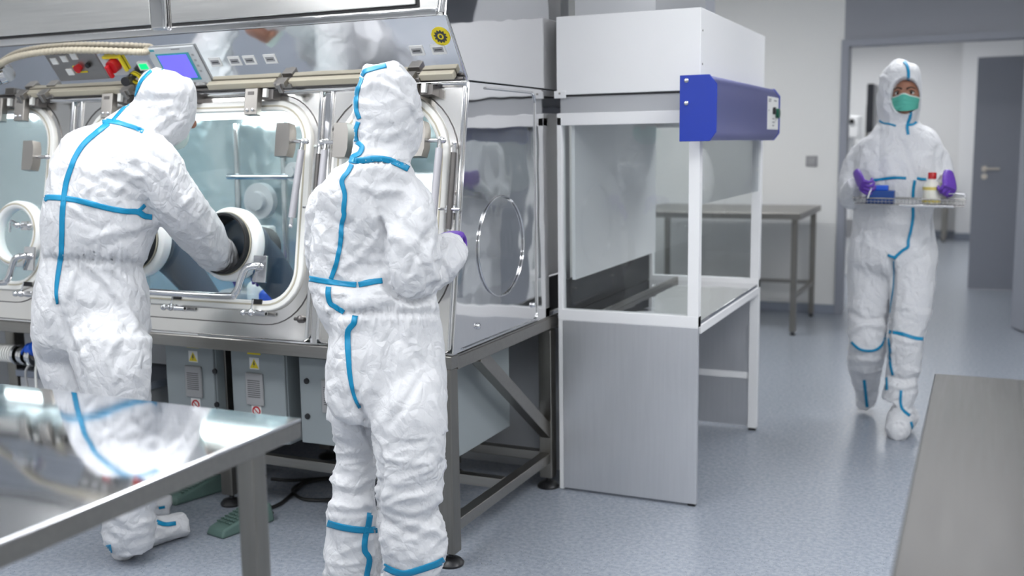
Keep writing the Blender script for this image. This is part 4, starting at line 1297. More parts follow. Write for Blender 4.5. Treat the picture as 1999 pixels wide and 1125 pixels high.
# ---------------------------------------------------------------- standing worker (middle)
Y = 2.45
p2 = thing('person', 'person in white hooded coverall standing with back turned before the right isolator window', 'person', hit(745, 1000, 1, Y) * 1)
p2.location.z = 0
def S(l, r, y, Y_, tr): return ((l + r) / 2, y, (r - l) / 2, Y_, tr)
torso2 = [S(742, 768, 126, Y + .05, 1.0), S(722, 790, 131, Y + .05, 1.05), S(704, 805, 145, Y + .05, 1.1), S(696, 813, 165, Y + .05, 1.12), S(690, 821, 200, Y + .05, 1.1), S(689, 824, 235, Y + .05, 1.08),
          S(689, 817, 268, Y + .04, 1.02), S(689, 806, 295, Y + .03, .98), S(684, 802, 316, Y + .01, .98), S(668, 812, 336, Y, .86), S(640, 826, 365, Y - .01, .66), S(622, 828, 400, Y - .01, .62), S(612, 815, 440, Y, .64), S(606, 800, 490, Y, .66),
          S(604, 800, 530, Y, .68), S(610, 815, 565, Y, .70), S(628, 850, 595, Y, .68), S(650, 860, 612, Y, .64), S(655, 861, 625, Y, .62), S(646, 866, 660, Y, .62), S(640, 869, 700, Y - .01, .64), S(638, 871, 745, Y - .01, .66), S(644, 870, 785, Y - .01, .60), S(665, 850, 812, Y, .5), S(690, 800, 832, Y, .3)]
legL2 = [S(670, 720, 700, Y + .01, 1.0), S(648, 742, 745, Y, 1.1), S(642, 738, 800, Y + .01, 1.15), S(652, 735, 850, Y + .03, 1.15), S(655, 735, 900, Y + .04, 1.05), S(649, 735, 945, Y + .04, 1.05), S(650, 735, 975, Y + .03, 1.05), S(638, 737, 1005, Y + .02, 1.05), S(641, 739, 1040, Y + .02, 1.05), S(637, 743, 1080, Y + .02, 1.05), S(633, 745, 1120, Y + .02, 1.05), S(636, 742, 1180, Y + .02, 1.0), S(640, 738, 1235, Y + .02, 1.0)]
legR2 = [S(775, 835, 680, Y - .0, .8), S(745, 868, 745, Y - .01, .9), S(728, 874, 800, Y - .03, .95), S(728, 874, 850, Y - .04, .92), S(733, 870, 900, Y - .05, .90), S(733, 868, 950, Y - .05, .88), S(735, 860, 985, Y - .04, .90), S(737, 864, 1015, Y - .04, .92), S(742, 872, 1050, Y - .04, .95), S(748, 868, 1085, Y - .04, .95), S(750, 853, 1120, Y - .04, .95), S(754, 848, 1180, Y - .04, .95), S(758, 845, 1240, Y - .04, .95)]
armR2 = [(762, 372, 46, Y + .0, .75), (790, 392, 48, Y + .01, .85), (803, 430, 52, Y + .0, .9), (803, 480, 54, Y - .01, .95), (803, 525, 54, Y - .01, 1.0), (812, 548, 42, Y + .02, 1.0), (840, 528, 42, Y + .08, 1.0), (864, 505, 42, Y + .13, .95), (874, 492, 40, Y + .17, .9), (879, 484, 34, Y + .20, .85), (881, 480, 22, Y + .215, .8)]
armL2 = [(668, 385, 40, Y + .02, .8), (645, 410, 42, Y + .05, .9), (636, 450, 40, Y + .07, 1.0), (634, 500, 36, Y + .09, 1.0), (650, 530, 36, Y + .16, 1.0), (700, 515, 36, Y + .24, 1.0), (750, 500, 32, Y + .28, 1.0)]
def shoes2(bm):
    for px, dx in ((690, .0), (800, .0)):
        g = hit(px, 1235, 1, Y + (.02 if px < 750 else -.04))
        tube(bm, smoothpath([V((g.x, g.y - .05, .05)), V((g.x, g.y + .02, .055)), V((g.x + .01, g.y + .12, .045)), V((g.x + .02, g.y + .20, .035))], 5), .05, 16, rf=lambda t: .055 - .018 * t)
        tube(bm, [V((g.x, g.y, .30)), V((g.x, g.y, .05))], .06, 14)
def an2(co):
    return (1, 1, 1.0) if co.z > 1.0 else ((1, 1, .55) if co.z > .62 else (.7, .7, 1.5))
st2 = [
    ([(742, 430), (752, 470), (752, 520), (756, 555), (775, 578), (805, 590), (835, 584)], 7, -.016),
    ([(740, 455), (700, 505), (672, 520)], 8, .006), ([(662, 480), (700, 510), (745, 520)], 7, -.006),
    ([(700, 800), (722, 850), (742, 895), (738, 950), (735, 1010), (742, 1120)], 7, -.016),
    ([(690, 770), (700, 810), (715, 840)], 9, -.010),
    ([(652, 548), (700, 560), (748, 553)], 9, -.006), ([(612, 575), (650, 600), (700, 612), (770, 600)], 9, -.007),
    ([(850, 440), (820, 480), (800, 530)], 7, -.007), ([(845, 475), (835, 505), (850, 540)], 7, .010), ([(860, 465), (850, 500), (870, 530)], 6, -.007), ([(885, 470), (868, 500), (872, 530)], 6, .007), ([(820, 500), (835, 530), (832, 560)], 6, -.008),
    ([(722, 372), (700, 360), (690, 340)], 8, .005), ([(715, 375), (735, 400), (745, 435)], 8, -.007), ([(735, 380), (765, 370), (800, 385), (830, 420)], 9, .006), ([(745, 415), (790, 440), (830, 470)], 8, -.006), ([(748, 470), (780, 465), (800, 480)], 7, .005),
    ([(640, 620), (648, 680), (645, 740)], 9, -.005), ([(765, 650), (775, 720), (772, 790)], 10, .007), ([(790, 670), (830, 720), (865, 760)], 8, -.005), ([(820, 740), (790, 790), (760, 830)], 8, -.006), ([(728, 640), (722, 700), (730, 760)], 9, .005),
    ([(655, 960), (690, 968), (732, 958)], 7, -.007), ([(650, 985), (690, 992), (732, 980)], 7, .007), ([(650, 935), (690, 950), (730, 930)], 7, .006), ([(640, 1000), (690, 1004), (735, 1000)], 7, -.006),
    ([(745, 1010), (800, 1040), (865, 1000)], 9, -.009), ([(750, 1050), (800, 1030), (860, 1045)], 9, .007), ([(745, 950), (800, 960), (862, 945)], 9, -.004), ([(760, 990), (810, 1000), (862, 975)], 8, .006), ([(840, 880), (866, 920), (862, 950)], 8, -.006),
    ([(700, 175), (740, 165), (790, 190), (815, 225)], 7, .005), ([(740, 150), (780, 170), (815, 210)], 6, -.005), ([(695, 200), (740, 205), (780, 190)], 7, .004), ([(820, 215), (790, 240), (740, 250)], 7, -.004), ([(820, 225), (790, 255), (760, 262)], 6, .004), ([(800, 245), (760, 285), (720, 290)], 8, -.004), ([(700, 140), (715, 170), (712, 190)], 8, -.006),
    ([(640, 420), (660, 440), (690, 435)], 8, -.004), ([(612, 440), (640, 470), (650, 510)], 9, .005), ([(620, 500), (640, 520), (660, 550)], 8, -.005),
]
cov2, bv2 = build_coverall(p2, [(torso2, 30, 7, 2.2), (legL2, 22, 7, 2.2), (legR2, 22, 7, 2.2), armR2, armL2], 0.0062, 6, 0.0069, V((3.1, 0, 7)), st2, an2, elastic=[(640, 865, 614, 612, 22, 11), (690, 805, 314, 318, 7, 12)], extra=shoes2)
for pts, w_ in (
    ([(754, 128), (730, 134), (712, 140), (706, 148)], 9), ([(707, 152), (700, 170), (696, 190), (696, 214), (702, 232)], 8), ([(700, 238), (694, 258), (696, 276)], 8), ([(697, 277), (707, 287), (702, 300), (690, 306), (686, 318)], 9),
    ([(682, 312), (700, 314), (735, 310), (765, 315), (797, 330)], 12),
    ([(687, 321), (680, 335), (668, 353), (673, 380), (671, 410), (672, 420), (667, 440), (666, 462), (663, 485), (655, 520), (646, 545)], 9), ([(642, 560), (641, 575), (645, 592), (656, 600), (671, 610)], 10),
    ([(604, 544), (640, 550), (680, 555), (696, 556)], 11), ([(700, 556), (725, 551), (746, 548)], 11),
    ([(693, 617), (690, 632), (680, 645), (679, 665), (680, 690), (682, 720), (686, 750), (692, 775), (702, 797)], 9),
    ([(640, 1022), (670, 1030), (705, 1035), (739, 1034)], 13), ([(722, 1002), (719, 1025), (713, 1050), (712, 1075), (721, 1092), (716, 1124), (714, 1170)], 11),
    ([(748, 1106), (770, 1116), (790, 1120), (820, 1112), (850, 1102), (867, 1094)], 13)):
    tape(bv2, pts, w_, p2, wf=(lambda t: 1.25 - .9 * max(0, t - .35)) if pts[0] == (693, 617) else None)
# gloved right hand: only its back shows above the cuff
hw = hit(871, 476, 1, Y + .225)
hand(p2, hw, (-.25, .85, .20), (.0, .4, -.9), curl=.75, side=1)
hw = hit(750, 500, 1, Y + .28)
hand(p2, hw + V((.01, .02, .02)), (.45, .85, .25), (.0, .4, -.9), curl=.55, side=-1)
# face side: head, mask seen only from the far side
fc = hit(757, 225, 1, Y + .10)
b = B(); ball(b, fc + V((0, .035, 0)), .074, .95, 1.0, 1.35, 20); ball(b, fc + V((.0, .112, -.01)), .014, 1, 1, 1.6, 10)
obj('face', b, M['skin'], p2, smooth=80)
b = B(); ball(b, fc + V((0, .046, -.040)), .073, .98, 1.05, .8, 20)
obj('face_mask', b, M['mask'], p2, smooth=80)

# ---------------------------------------------------------------- leaning worker (left)
Y = 2.52
p1 = thing('person', 'person in white hooded coverall leaning over with an arm inside the glove port', 'person', (-2.66, 2.58, 0))
head1 = [(318, 134, 12, Y + .17, 1.0), (318, 140, 30, Y + .17, 1.1), (318, 155, 47, Y + .17, 1.15), (321, 175, 56, Y + .17, 1.2), (322, 200, 58, Y + .17, 1.15), (318, 225, 57, Y + .16, 1.1), (300, 240, 55, Y + .14, 1.1), (275, 255, 56, Y + .12, 1.1), (250, 275, 60, Y + .10, 1.0), (230, 300, 80, Y + .06, .8)]
chin1 = [(322, 190, 40, Y + .20, 1.2), (338, 225, 36, Y + .22, 1.3), (338, 255, 30, Y + .22, 1.3), (331, 275, 20, Y + .22, 1.2), (328, 287, 9, Y + .22, 1.0)]
torso1 = [(238, 238, 30, Y + .11, .9), S(182, 306, 258, Y + .10, .85), S(148, 335, 285, Y + .08, .72), S(122, 345, 315, Y + .05, .68), S(106, 340, 350, Y + .03, .68), S(95, 318, 390, Y + .01, .72), S(89, 300, 425, Y, .76), S(87, 290, 460, Y, .76), S(86, 278, 495, Y, .72), S(86, 272, 513, Y, .70), S(80, 278, 535, Y, .70), S(75, 286, 570, Y, .70), S(72, 289, 615, Y, .68), S(74, 288, 655, Y, .58), S(90, 275, 690, Y + .01, .42), S(120, 250, 715, Y + .01, .25)]
legN1 = [S(205, 255, 590, Y - .0, .8), S(140, 289, 650, Y - .02, .9), S(146, 293, 700, Y - .03, .9), S(160, 292, 750, Y - .03, .92), S(178, 290, 800, Y - .02, .92), S(200, 292, 850, Y - .01, .9), S(202, 300, 900, Y + .0, .9), S(200, 303, 950, Y + .0, .9), S(198, 302, 1000, Y + .01, .95), S(203, 303, 1035, Y + .02, 1.0), S(212, 300, 1065, Y + .03, 1.0)]
legF1 = [S(105, 155, 590, Y + .03, .8), S(74, 180, 650, Y + .0, 1.2), S(79, 190, 700, Y + .0, 1.25), S(94, 205, 750, Y + .01, 1.2), S(115, 225, 800, Y + .03, 1.1), S(165, 255, 850, Y + .16, .9), S(200, 280, 900, Y + .27, .9), S(230, 300, 945, Y + .37, .9), S(250, 310, 975, Y + .38, .9)]
armR1 = [(262, 292, 50, Y + .03, .8), (290, 318, 57, Y + .03, .85), (322, 362, 52, Y + .07, .95), (355, 408, 50, Y + .14, 1.0), (385, 450, 46, Y + .24, 1.0), (412, 484, 40, Y + .36, 1.0), (437, 508, 33, Y + .49, 1.0), (452, 520, 24, Y + .57, 1.0)]
armL1 = [(170, 300, 45, Y + .14, .9), (180, 350, 44, Y + .26, 1.0), (205, 400, 42, Y + .33, 1.0), (240, 440, 38, Y + .42, 1.0), (278, 478, 32, Y + .50, 1.0), (300, 495, 24, Y + .58, 1.0)]
def shoes1(bm):
    g = hit(250, 1072, 1, 2.55)
    pth = [V((-2.655, 2.545, .055)), V((-2.650, 2.60, .060)), V((-2.632, 2.68, .056)), V((-2.614, 2.755, .048)), V((-2.604, 2.80, .042))]
    tube(bm, smoothpath(pth, 6), .055, 18, rf=lambda t: (.062 - .014 * t) )
    tube(bm, smoothpath([V((-2.665, 2.53, .035)), V((-2.64, 2.68, .038)), V((-2.605, 2.80, .036))], 6), .04, 16, rf=lambda t: .042 - .004 * t)
    tube(bm, [V((-2.645, 2.545, .20)), V((-2.652, 2.55, .05))], .07, 16, rf=lambda t: .068 - .01 * t)
    h = hit(325, 1000, 2, 0.03)
    tube(bm, smoothpath([V((h.x - .12, h.y - .10, .055)), V((h.x - .06, h.y - .04, .055)), V((h.x, h.y + .02, .042))], 6), .05, 16, rf=lambda t: .056 - .014 * t)
def an1(co): return (1, 1, .6) if co.z > .3 else (.9, .9, 1.3)
st1 = [
    ([(298, 425), (285, 385), (270, 350), (262, 325)], 9, -.013), ([(240, 380), (262, 395), (290, 420)], 8, -.008), ([(215, 330), (245, 335), (270, 345)], 7, .007), ([(200, 345), (235, 355), (262, 372)], 8, -.006), ([(225, 375), (255, 350), (275, 345)], 7, .006),
    ([(170, 365), (162, 390), (180, 400)], 8, .006), ([(165, 345), (200, 365), (235, 400)], 8, -.005), ([(150, 425), (200, 445), (260, 440)], 9, -.005), ([(175, 470), (220, 450), (275, 440)], 9, .006), ([(190, 495), (235, 470), (285, 455)], 8, -.005), ([(200, 440), (160, 425), (140, 405)], 7, .004),
    ([(112, 594), (126, 640), (140, 685), (152, 720), (170, 775)], 8, -.009), ([(150, 690), (165, 665), (168, 640)], 7, -.006), ([(182, 530), (205, 545), (235, 585), (262, 635)], 9, .009), ([(170, 535), (200, 565), (235, 610), (250, 640)], 8, -.007), ([(200, 525), (240, 545), (275, 575)], 8, .006), ([(145, 530), (128, 570), (122, 610)], 8, .005), ([(152, 545), (140, 590), (135, 620)], 7, -.005), ([(230, 665), (212, 700), (225, 740)], 8, .007), ([(165, 680), (150, 640), (155, 600)], 9, -.005), ([(190, 560), (178, 600), (182, 640)], 8, .004),
    ([(320, 330), (360, 400), (405, 455)], 9, .006), ([(300, 340), (340, 410), (390, 470)], 8, -.005), ([(285, 300), (320, 320), (345, 350)], 8, -.004), ([(350, 425), (390, 470), (430, 490)], 8, .004),
    ([(250, 205), (275, 195), (300, 195), (330, 190)], 7, -.006), ([(255, 220), (290, 225), (330, 205)], 7, .006), ([(270, 235), (300, 215), (335, 240)], 7, -.005), ([(300, 250), (335, 225), (355, 240)], 7, .005), ([(290, 170), (320, 185), (350, 180)], 8, .004), ([(300, 262), (330, 250), (350, 215)], 6, -.004), ([(278, 248), (300, 262), (328, 265)], 6, .004),
    ([(205, 1040), (240, 1062), (290, 1050), (330, 1030)], 8, -.006), ([(225, 1010), (260, 1030), (300, 1010)], 8, .006), ([(215, 985), (250, 1000), (290, 990)], 7, -.005), ([(230, 1080), (290, 1072), (350, 1045)], 8, -.004),
]
cov1, bv1 = build_coverall(p1, [head1, chin1, (torso1, 30, 7, 2.2), (legN1, 22, 7, 2.1), (legF1, 22, 7, 2.1), armR1, armL1], 0.0070, 9, 0.0054, V((13.7, 2, 1)), st1, an1, elastic=[(84, 275, 506, 516, 26, 11)], extra=shoes1)
for pts, w_ in (
    ([(325, 134), (319, 133), (314, 135)], 6), ([(296, 138), (285, 148), (275, 160), (268, 175), (258, 195), (245, 208), (232, 222), (220, 236)], 5.5),
    ([(200, 237), (214, 237), (232, 240), (250, 245), (266, 250), (280, 257)], 9),
    ([(212, 241), (190, 258), (165, 280), (148, 305), (138, 330), (130, 355), (125, 385), (122, 420), (121, 460), (119, 500), (113, 540), (110, 570), (112, 594)], 9),
    ([(86, 391), (92, 386), (110, 386), (150, 391), (200, 404), (240, 412), (268, 414), (282, 422), (297, 424)], 11), ([(266, 414), (275, 408), (283, 400)], 7),
    ([(212, 1064), (215, 1080), (221, 1101)], 9), ([(305, 1019), (322, 1024), (343, 1022)], 8), ([(310, 992), (322, 990)], 5)):
    tape(bv1, pts, w_, p1, wf=(lambda t: 1.15 - .8 * max(0, t - .75) * 2.6) if pts[0] == (212, 241) else None)
# hands inside the gloves
hand(p1, hit(450, 520, 1, Y + .60), (.35, .85, -.25), (0, -.2, -1), curl=.4, side=1)
hand(p1, hit(302, 498, 1, Y + .62), (.35, .85, -.25), (0, -.2, -1), curl=.4, side=-1)
fc = hit(350, 235, 1, Y + .27)
b = B(); ball(b, fc + V((-.005, -.02, 0)), .062, .9, .9, 1.3, 18); ball(b, fc + V((.045, .012, -.01)), .013, 1.3, 1, 1.4, 10)
obj('face', b, M['skin'], p1, smooth=80)
b = B(); ball(b, hit(346, 262, 1, Y + .26), .042, .9, 1.0, 1.25, 18)
obj('face_mask', b, M['maskw'], p1, smooth=80)
b = B(); p_ = hit(364, 241, 1, Y + .24); cyl(b, p_ + V((-.03, -.01, .004)), p_ + V((.012, .0, .0)), .006, .008, 10)
obj('goggle_arm', b, M['blackp'], p1, smooth=50)

# ---------------------------------------------------------------- walking worker (right, behind)
Y = 5.32
p3 = thing('person', 'person in white hooded coverall and green mask walking forward with a wire tray', 'person', (-.42, 5.3, 0))
torso3 = [S(1758, 1772, 118, Y, 1), S(1742, 1784, 123, Y, 1.1), S(1729, 1793, 137, Y, 1.15), S(1720, 1796, 155, Y, 1.15), S(1715, 1797, 180, Y, 1.1), S(1714, 1796, 205, Y + .01, 1.05), S(1717, 1792, 225, Y + .02, .95), S(1716, 1792, 240, Y + .03, .9), S(1704, 1804, 252, Y + .03, .8), S(1684, 1826, 270, Y + .03, .62), S(1670, 1838, 298, Y + .02, .56), S(1668, 1836, 335, Y, .60), S(1670, 1830, 370, Y, .62), S(1672, 1818, 405, Y, .62), S(1668, 1818, 440, Y, .62), S(1662, 1822, 475, Y, .62), S(1658, 1825, 508, Y, .60), S(1668, 1815, 530, Y, .48), S(1695, 1792, 545, Y, .3)]
legA3 = [S(1680, 1720, 465, Y + .01, .9), S(1660, 1742, 500, Y + .01, .95), S(1656, 1738, 550, Y + .01, .95), S(1657, 1734, 600, Y - .01, .95), S(1659, 1730, 645, Y - .03, 1.0), S(1658, 1728, 675, Y - .03, 1.05), S(1656, 1722, 710, Y + .04, 1.0), S(1664, 1716, 745, Y + .12, 1.0), S(1672, 1713, 772, Y + .18, 1.0), S(1678, 1706, 790, Y + .20, 1.1)]
legB3 = [S(1762, 1802, 465, Y - .0, .9), S(1742, 1823, 500, Y - .01, .95), S(1738, 1823, 550, Y - .04, .95), S(1738, 1816, 600, Y - .08, .92), S(1735, 1806, 645, Y - .10, .95), S(1732, 1802, 675, Y - .11, .98), S(1734, 1797, 710, Y - .11, 1.0), S(1730, 1791, 740, Y - .11, 1.0), S(1727, 1789, 765, Y - .12, 1.0), S(1722, 1782, 785, Y - .12, 1.0)]
armA3 = [(1698, 285, 18, Y + .03, .9), (1678, 308, 24, Y + .03, .95), (1666, 342, 25, Y + .02, 1.0), (1660, 376, 24, Y - .01, 1.05), (1659, 385, 21, Y - .07, 1.1), (1663, 372, 18, Y - .14, 1.1), (1668, 356, 13, Y - .20, 1.0)]
armB3 = [(1808, 285, 18, Y + .03, .9), (1826, 306, 23, Y + .03, .95), (1838, 336, 21, Y + .02, 1.0), (1842, 362, 18, Y - .02, 1.1), (1844, 362, 17, Y - .09, 1.1), (1846, 352, 15, Y - .16, 1.1), (1847, 344, 12, Y - .20, 1.0)]
def shoes3(bm):
    # leading foot flat on the floor, toe toward the camera
    tube(bm, smoothpath([V((-.30, 5.225, .075)), V((-.315, 5.16, .065)), V((-.318, 5.08, .05)), V((-.318, 5.03, .042))], 6), .055, 18, rf=lambda t: .072 - .018 * t)
    tube(bm, smoothpath([V((-.305, 5.25, .036)), V((-.318, 5.12, .036)), V((-.318, 5.01, .034))], 6), .04, 16, rf=lambda t: .042 - .006 * t)
    h = hit(1690, 792, 1, Y + .20)
    tube(bm, smoothpath([V((h.x, h.y + .06, .115)), V((h.x - .005, h.y + .02, .075)), V((h.x - .008, h.y - .05, .042))], 6), .045, 16, rf=lambda t: .050 - .012 * t)
def carve3(me):
    # face opening of the hood
    cx, cy, rx, ry = 1767, 187, 25, 31
    for v in me.vertices:
        if v.normal.dot(O - v.co) <= 0: continue
        px, py = proj(v.co)
        r = math.hypot((px - cx) / rx, (py - cy) / ry)
        if r < 1.15:
            d = ray(px, py).normalized()
            v.co += d * 0.050 * max(0, min(1, (1.15 - r) / .16))
        elif r < 1.4:
            v.co -= ray(px, py).normalized() * 0.006 * (1.4 - r) / .25
st3 = [([(1740, 510), (1743, 560), (1735, 640), (1732, 700)], 5, -.022), ([(1660, 610), (1690, 625), (1728, 620)], 6, -.008), ([(1660, 650), (1690, 632), (1725, 640)], 6, .010), ([(1740, 655), (1770, 668), (1800, 665)], 5, .007), ([(1738, 735), (1760, 742), (1790, 738)], 5, -.009), ([(1735, 752), (1760, 757), (1788, 752)], 5, .008),
       ([(1690, 300), (1700, 340), (1715, 360)], 7, .006), ([(1720, 260), (1715, 310), (1725, 350)], 7, -.005), ([(1745, 255), (1770, 300), (1785, 345)], 5, -.006), ([(1685, 330), (1720, 345), (1750, 340)], 7, .005), ([(1665, 440), (1700, 450), (1740, 440)], 6, -.004), ([(1740, 500), (1700, 480), (1670, 470)], 7, .004), ([(1755, 500), (1800, 480), (1822, 470)], 7, -.005), ([(1690, 560), (1680, 590), (1665, 600)], 7, .005), ([(1720, 150), (1740, 160), (1735, 180)], 5, .006), ([(1716, 190), (1735, 200), (1738, 220)], 6, -.004), ([(1680, 280), (1670, 320), (1665, 350)], 6, -.006), ([(1830, 290), (1828, 330), (1835, 350)], 6, -.008),
       ([(1660, 690), (1690, 695), (1722, 690)], 6, -.006), ([(1668, 720), (1690, 726), (1715, 722)], 6, .006)]
cov3, bv3 = build_coverall(p3, [(torso3, 28, 7, 2.2), (legA3, 20, 7, 2.1), (legB3, 20, 7, 2.1), armA3, armB3], 0.0080, 5, 0.0048, V((5.3, 8, 2)), st3, lambda co: (1, 1, .6) if co.z > .6 else (.8, .8, 1.3), carve=carve3, extra=shoes3)
for pts, w_ in (
    ([(1764, 120), (1770, 127), (1773, 140), (1773, 158)], 6), ([(1779, 213), (1776, 230), (1771, 245), (1773, 263)], 6), ([(1717, 235), (1723, 240), (1735, 242), (1749, 246)], 3.5), ([(1773, 244), (1782, 243), (1789, 238)], 5),
    ([(1699, 353), (1720, 350), (1745, 347), (1769, 348)], 5.5), ([(1790, 348), (1800, 350), (1808, 350)], 5.5), ([(1786, 352), (1783, 370), (1782, 390)], 6), ([(1782, 405), (1782, 425), (1778, 450), (1773, 470), (1772, 482), (1762, 489), (1750, 500), (1745, 506)], 6), ([(1733, 498), (1745, 502), (1752, 497)], 5),
    ([(1745, 510), (1744, 560), (1738, 600), (1733, 640)], 2.2), ([(1662, 668), (1675, 680), (1690, 685), (1710, 683), (1724, 670), (1730, 650)], 5), ([(1735, 648), (1760, 652), (1785, 660), (1802, 662)], 7), ([(1733, 660), (1737, 680), (1738, 710), (1743, 733)], 5), ([(1687, 742), (1690, 770), (1693, 795)], 6), ([(1730, 737), (1731, 762)], 5.5), ([(1759, 762), (1758, 785), (1762, 800), (1776, 812)], 5.5), ([(1778, 824), (1784, 845)], 5)):
    tape(bv3, pts, w_, p3)
# face in the hood opening
fc = hit(1768, 190, 1, Y - .02)
D_ = (O - fc); D_.z = 0; D_.normalize(); Sd = V((-D_.y, D_.x, 0))     # toward viewer, and viewer's left
Fr = D_ * .97 + Sd * -.10; Fr.normalize(); Sx = V((-Fr.y, Fr.x, 0))
def fpt(a, f_, z): return fc + Sx * a + Fr * f_ + V((0, 0, z))
b = B()
mtx = Matrix.Translation(fc + Fr * .005) @ Matrix(((Sx.x, Fr.x, 0, 0), (Sx.y, Fr.y, 0, 0), (0, 0, 1, 0), (0, 0, 0, 1))) @ Matrix.Diagonal((.062, .068, .098, 1))
bmesh.ops.create_uvsphere(b, u_segments=28, v_segments=20, radius=1, matrix=mtx)
fpos = fpt(0, .075, .018)
ball(b, fpt(0, .062, -.018), .014, 1, 1, 1.5, 12)
tube(b, [fpt(0, .058, .030), fpt(0, .066, .0), fpt(0, .070, -.022)], .011, 12, rf=lambda t: .008 + .006 * t)
for s_ in (-1, 1):
    tube(b, [fpt(s_ * .012, .066, .034), fpt(s_ * .028, .064, .037), fpt(s_ * .046, .050, .030)], .008, 10)
    ball(b, fpt(s_ * .060, .0, .0), .018, .4, .8, 1.4, 12)
hm_ = remesh(b, .004, 4)
fo = link_me('face', hm_, M['skin'], p3, 'face with the eyes showing above the mask')
for s_ in (-1, 1):
    e_ = obj('eye', ball(B(), fpt(s_ * .030, .054, .018), .0115, 1.2, 1, .85, 14), M['eyewhite'], fo, smooth=80)
    b = B(); ball(b, fpt(s_ * .030, .063, .018), .0062, 1, 1, 1, 12); obj('iris', b, M['iris'], e_, smooth=80) if False else obj('iris', b, M['iris'], fo, smooth=80)
    b = B(); tube(b, smoothpath([fpt(s_ * .010, .073, .036), fpt(s_ * .028, .071, .043), fpt(s_ * .048, .056, .036)], 5), .003, 8, rf=lambda t: .0040 - .002 * t); obj('eyebrow', b, M['brow'], fo, smooth=60)
    b = B(); tube(b, smoothpath([fpt(s_ * .016, .064, .022), fpt(s_ * .030, .067, .028), fpt(s_ * .044, .058, .020)], 5), .0022, 8); obj('eyelid', b, M['brow'], fo, smooth=60)
b = B(); ball(b, fpt(0, .060, -.052), .018, 1.2, .5, .35, 12); obj('mouth', b, M['lip'], fo, smooth=60)
# pleated surgical mask
b = B(); rows = []
NR, NC = 16, 22
for i in range(NR + 1):
    u = i / NR
    z = .004 - u * .070
    row = []
    for j in range(NC + 1):
        a = (j / NC - .5) * 2
        ang = a * 1.32
        zz = z + (-.012 * abs(a) ** 1.6 * (1 - u) + .012 * abs(a) ** 2 * u) + .010 * (1 - u) * math.exp(-(a / .25) ** 2)
        rad = .077 + .013 * math.exp(-(a / .3) ** 2) * (1 - abs(u - .35)) + .0022 * math.sin(u * 26) * (abs(a) < .9)
        rad *= 1 - .12 * u * u
        row.append(b.verts.new(fpt(math.sin(ang) * .066 * (1 - .10 * u), math.cos(ang) * rad + .006, zz)))
    rows.append(row)
for A, C in zip(rows, rows[1:]):
    for j in range(NC): b.faces.new((A[j], A[j + 1], C[j + 1], C[j]))
mk = obj('face_mask', b, M['mask'], p3, smooth=80, label='green pleated surgical mask')
sd = mk.modifiers.new('s', 'SOLIDIFY'); sd.thickness = .0016
b = B(); tube(b, [v.co.copy() if False else fpt(math.sin((j / NC - .5) * 2.64) * .066, math.cos((j / NC - .5) * 2.64) * (.078 + .013 * math.exp(-(((j / NC - .5) * 2) / .3) ** 2) * .65) + .006, .004 - .012 * abs((j / NC - .5) * 2) ** 1.6 + .010 * math.exp(-(((j / NC - .5) * 2) / .25) ** 2)) for j in range(NC + 1)], .0032, 8)
obj('mask_edge', b, M['maskw'], mk, smooth=60)
# tray in the hands
TY = Y - .26
ta, tb = hit(1664, 398, 1, TY), hit(1886, 404, 1, TY)
tz = (ta.z + tb.z) / 2
tx0, tx1 = ta.x, tb.x
ty0, ty1 = TY, TY + .11
tr = thing('wire_tray', 'shallow chrome wire tray held at the waist by the walking worker', 'tray', ((tx0 + tx1) / 2, (ty0 + ty1) / 2, tz))
tilt = (ta.z - tb.z) / (tb.x - tx0)
def TT(x, y, z): return V((x, y, ta.z - (x - tx0) * tilt + z))
b = B()
rim = [TT(tx0, ty0, .028), TT(tx1, ty0, .028), TT(tx1, ty1, .028), TT(tx0, ty1, .028)]
tube(b, rim, .0030, 8, closed=True)
low_ = [TT(tx0 + .008, ty0 + .006, 0), TT(tx1 - .008, ty0 + .006, 0), TT(tx1 - .008, ty1 - .006, 0), TT(tx0 + .008, ty1 - .006, 0)]
tube(b, low_, .0024, 8, closed=True)
mid_ = [TT(tx0 + .004, ty0 + .003, .014), TT(tx1 - .004, ty0 + .003, .014), TT(tx1 - .004, ty1 - .003, .014), TT(tx0 + .004, ty1 - .003, .014)]
tube(b, mid_, .0014, 6, closed=True)
obj('tray_rim', b, M['wire'], tr, smooth=60)
b = B()
for k in range(1, 30):
    x = tx0 + (tx1 - tx0) * k / 30
    tube(b, [TT(x, ty0, .028), TT(x, ty0 + .006, 0), TT(x, ty1 - .006, 0), TT(x, ty1, .028)], .0012, 6)
for k in range(1, 6):
    y = ty0 + (ty1 - ty0) * k / 6
    tube(b, [TT(tx0, y, .028), TT(tx0 + .008, y, 0), TT(tx1 - .008, y, 0), TT(tx1, y, .028)], .0012, 6)
obj('wire_mesh', b, M['wire'], tr, smooth=60)
b = B(); box(b, (tx0 + (tx1 - tx0) * .42, ty0 - .005, tz - .006), (tx1 - .05, ty0 - .001, tz + .005), lambda v: V((v.x, v.y, v.z - (v.x - (tx0 + tx1) / 2) * tilt)))
obj('front_bar', b, M['chrome'], tr, bev=.002)
def hloop(px, x_in, hh, sgn):
    x = hit(px, 380, 1, TY).x
    b = B(); tube(b, smoothpath([TT(x, ty0 + .01, .028), TT(x - sgn * .012, ty0 + .012, hh), TT(x - sgn * .012, (ty0 + ty1) / 2, hh + .004), TT(x - sgn * .012, ty1 - .012, hh), TT(x, ty1 - .01, .028)], 6), .003, 8)
    return obj('tray_handle', b, M['chrome'], tr, smooth=60)
b = B(); tube(b, smoothpath([TT(tx1, ty0, .028), TT(tx1 - .008, ty0, .050), TT(tx1 - .030, ty0 + .01, .056), TT(tx1 - .075, ty0 + .015, .056)], 6), .0028, 8)
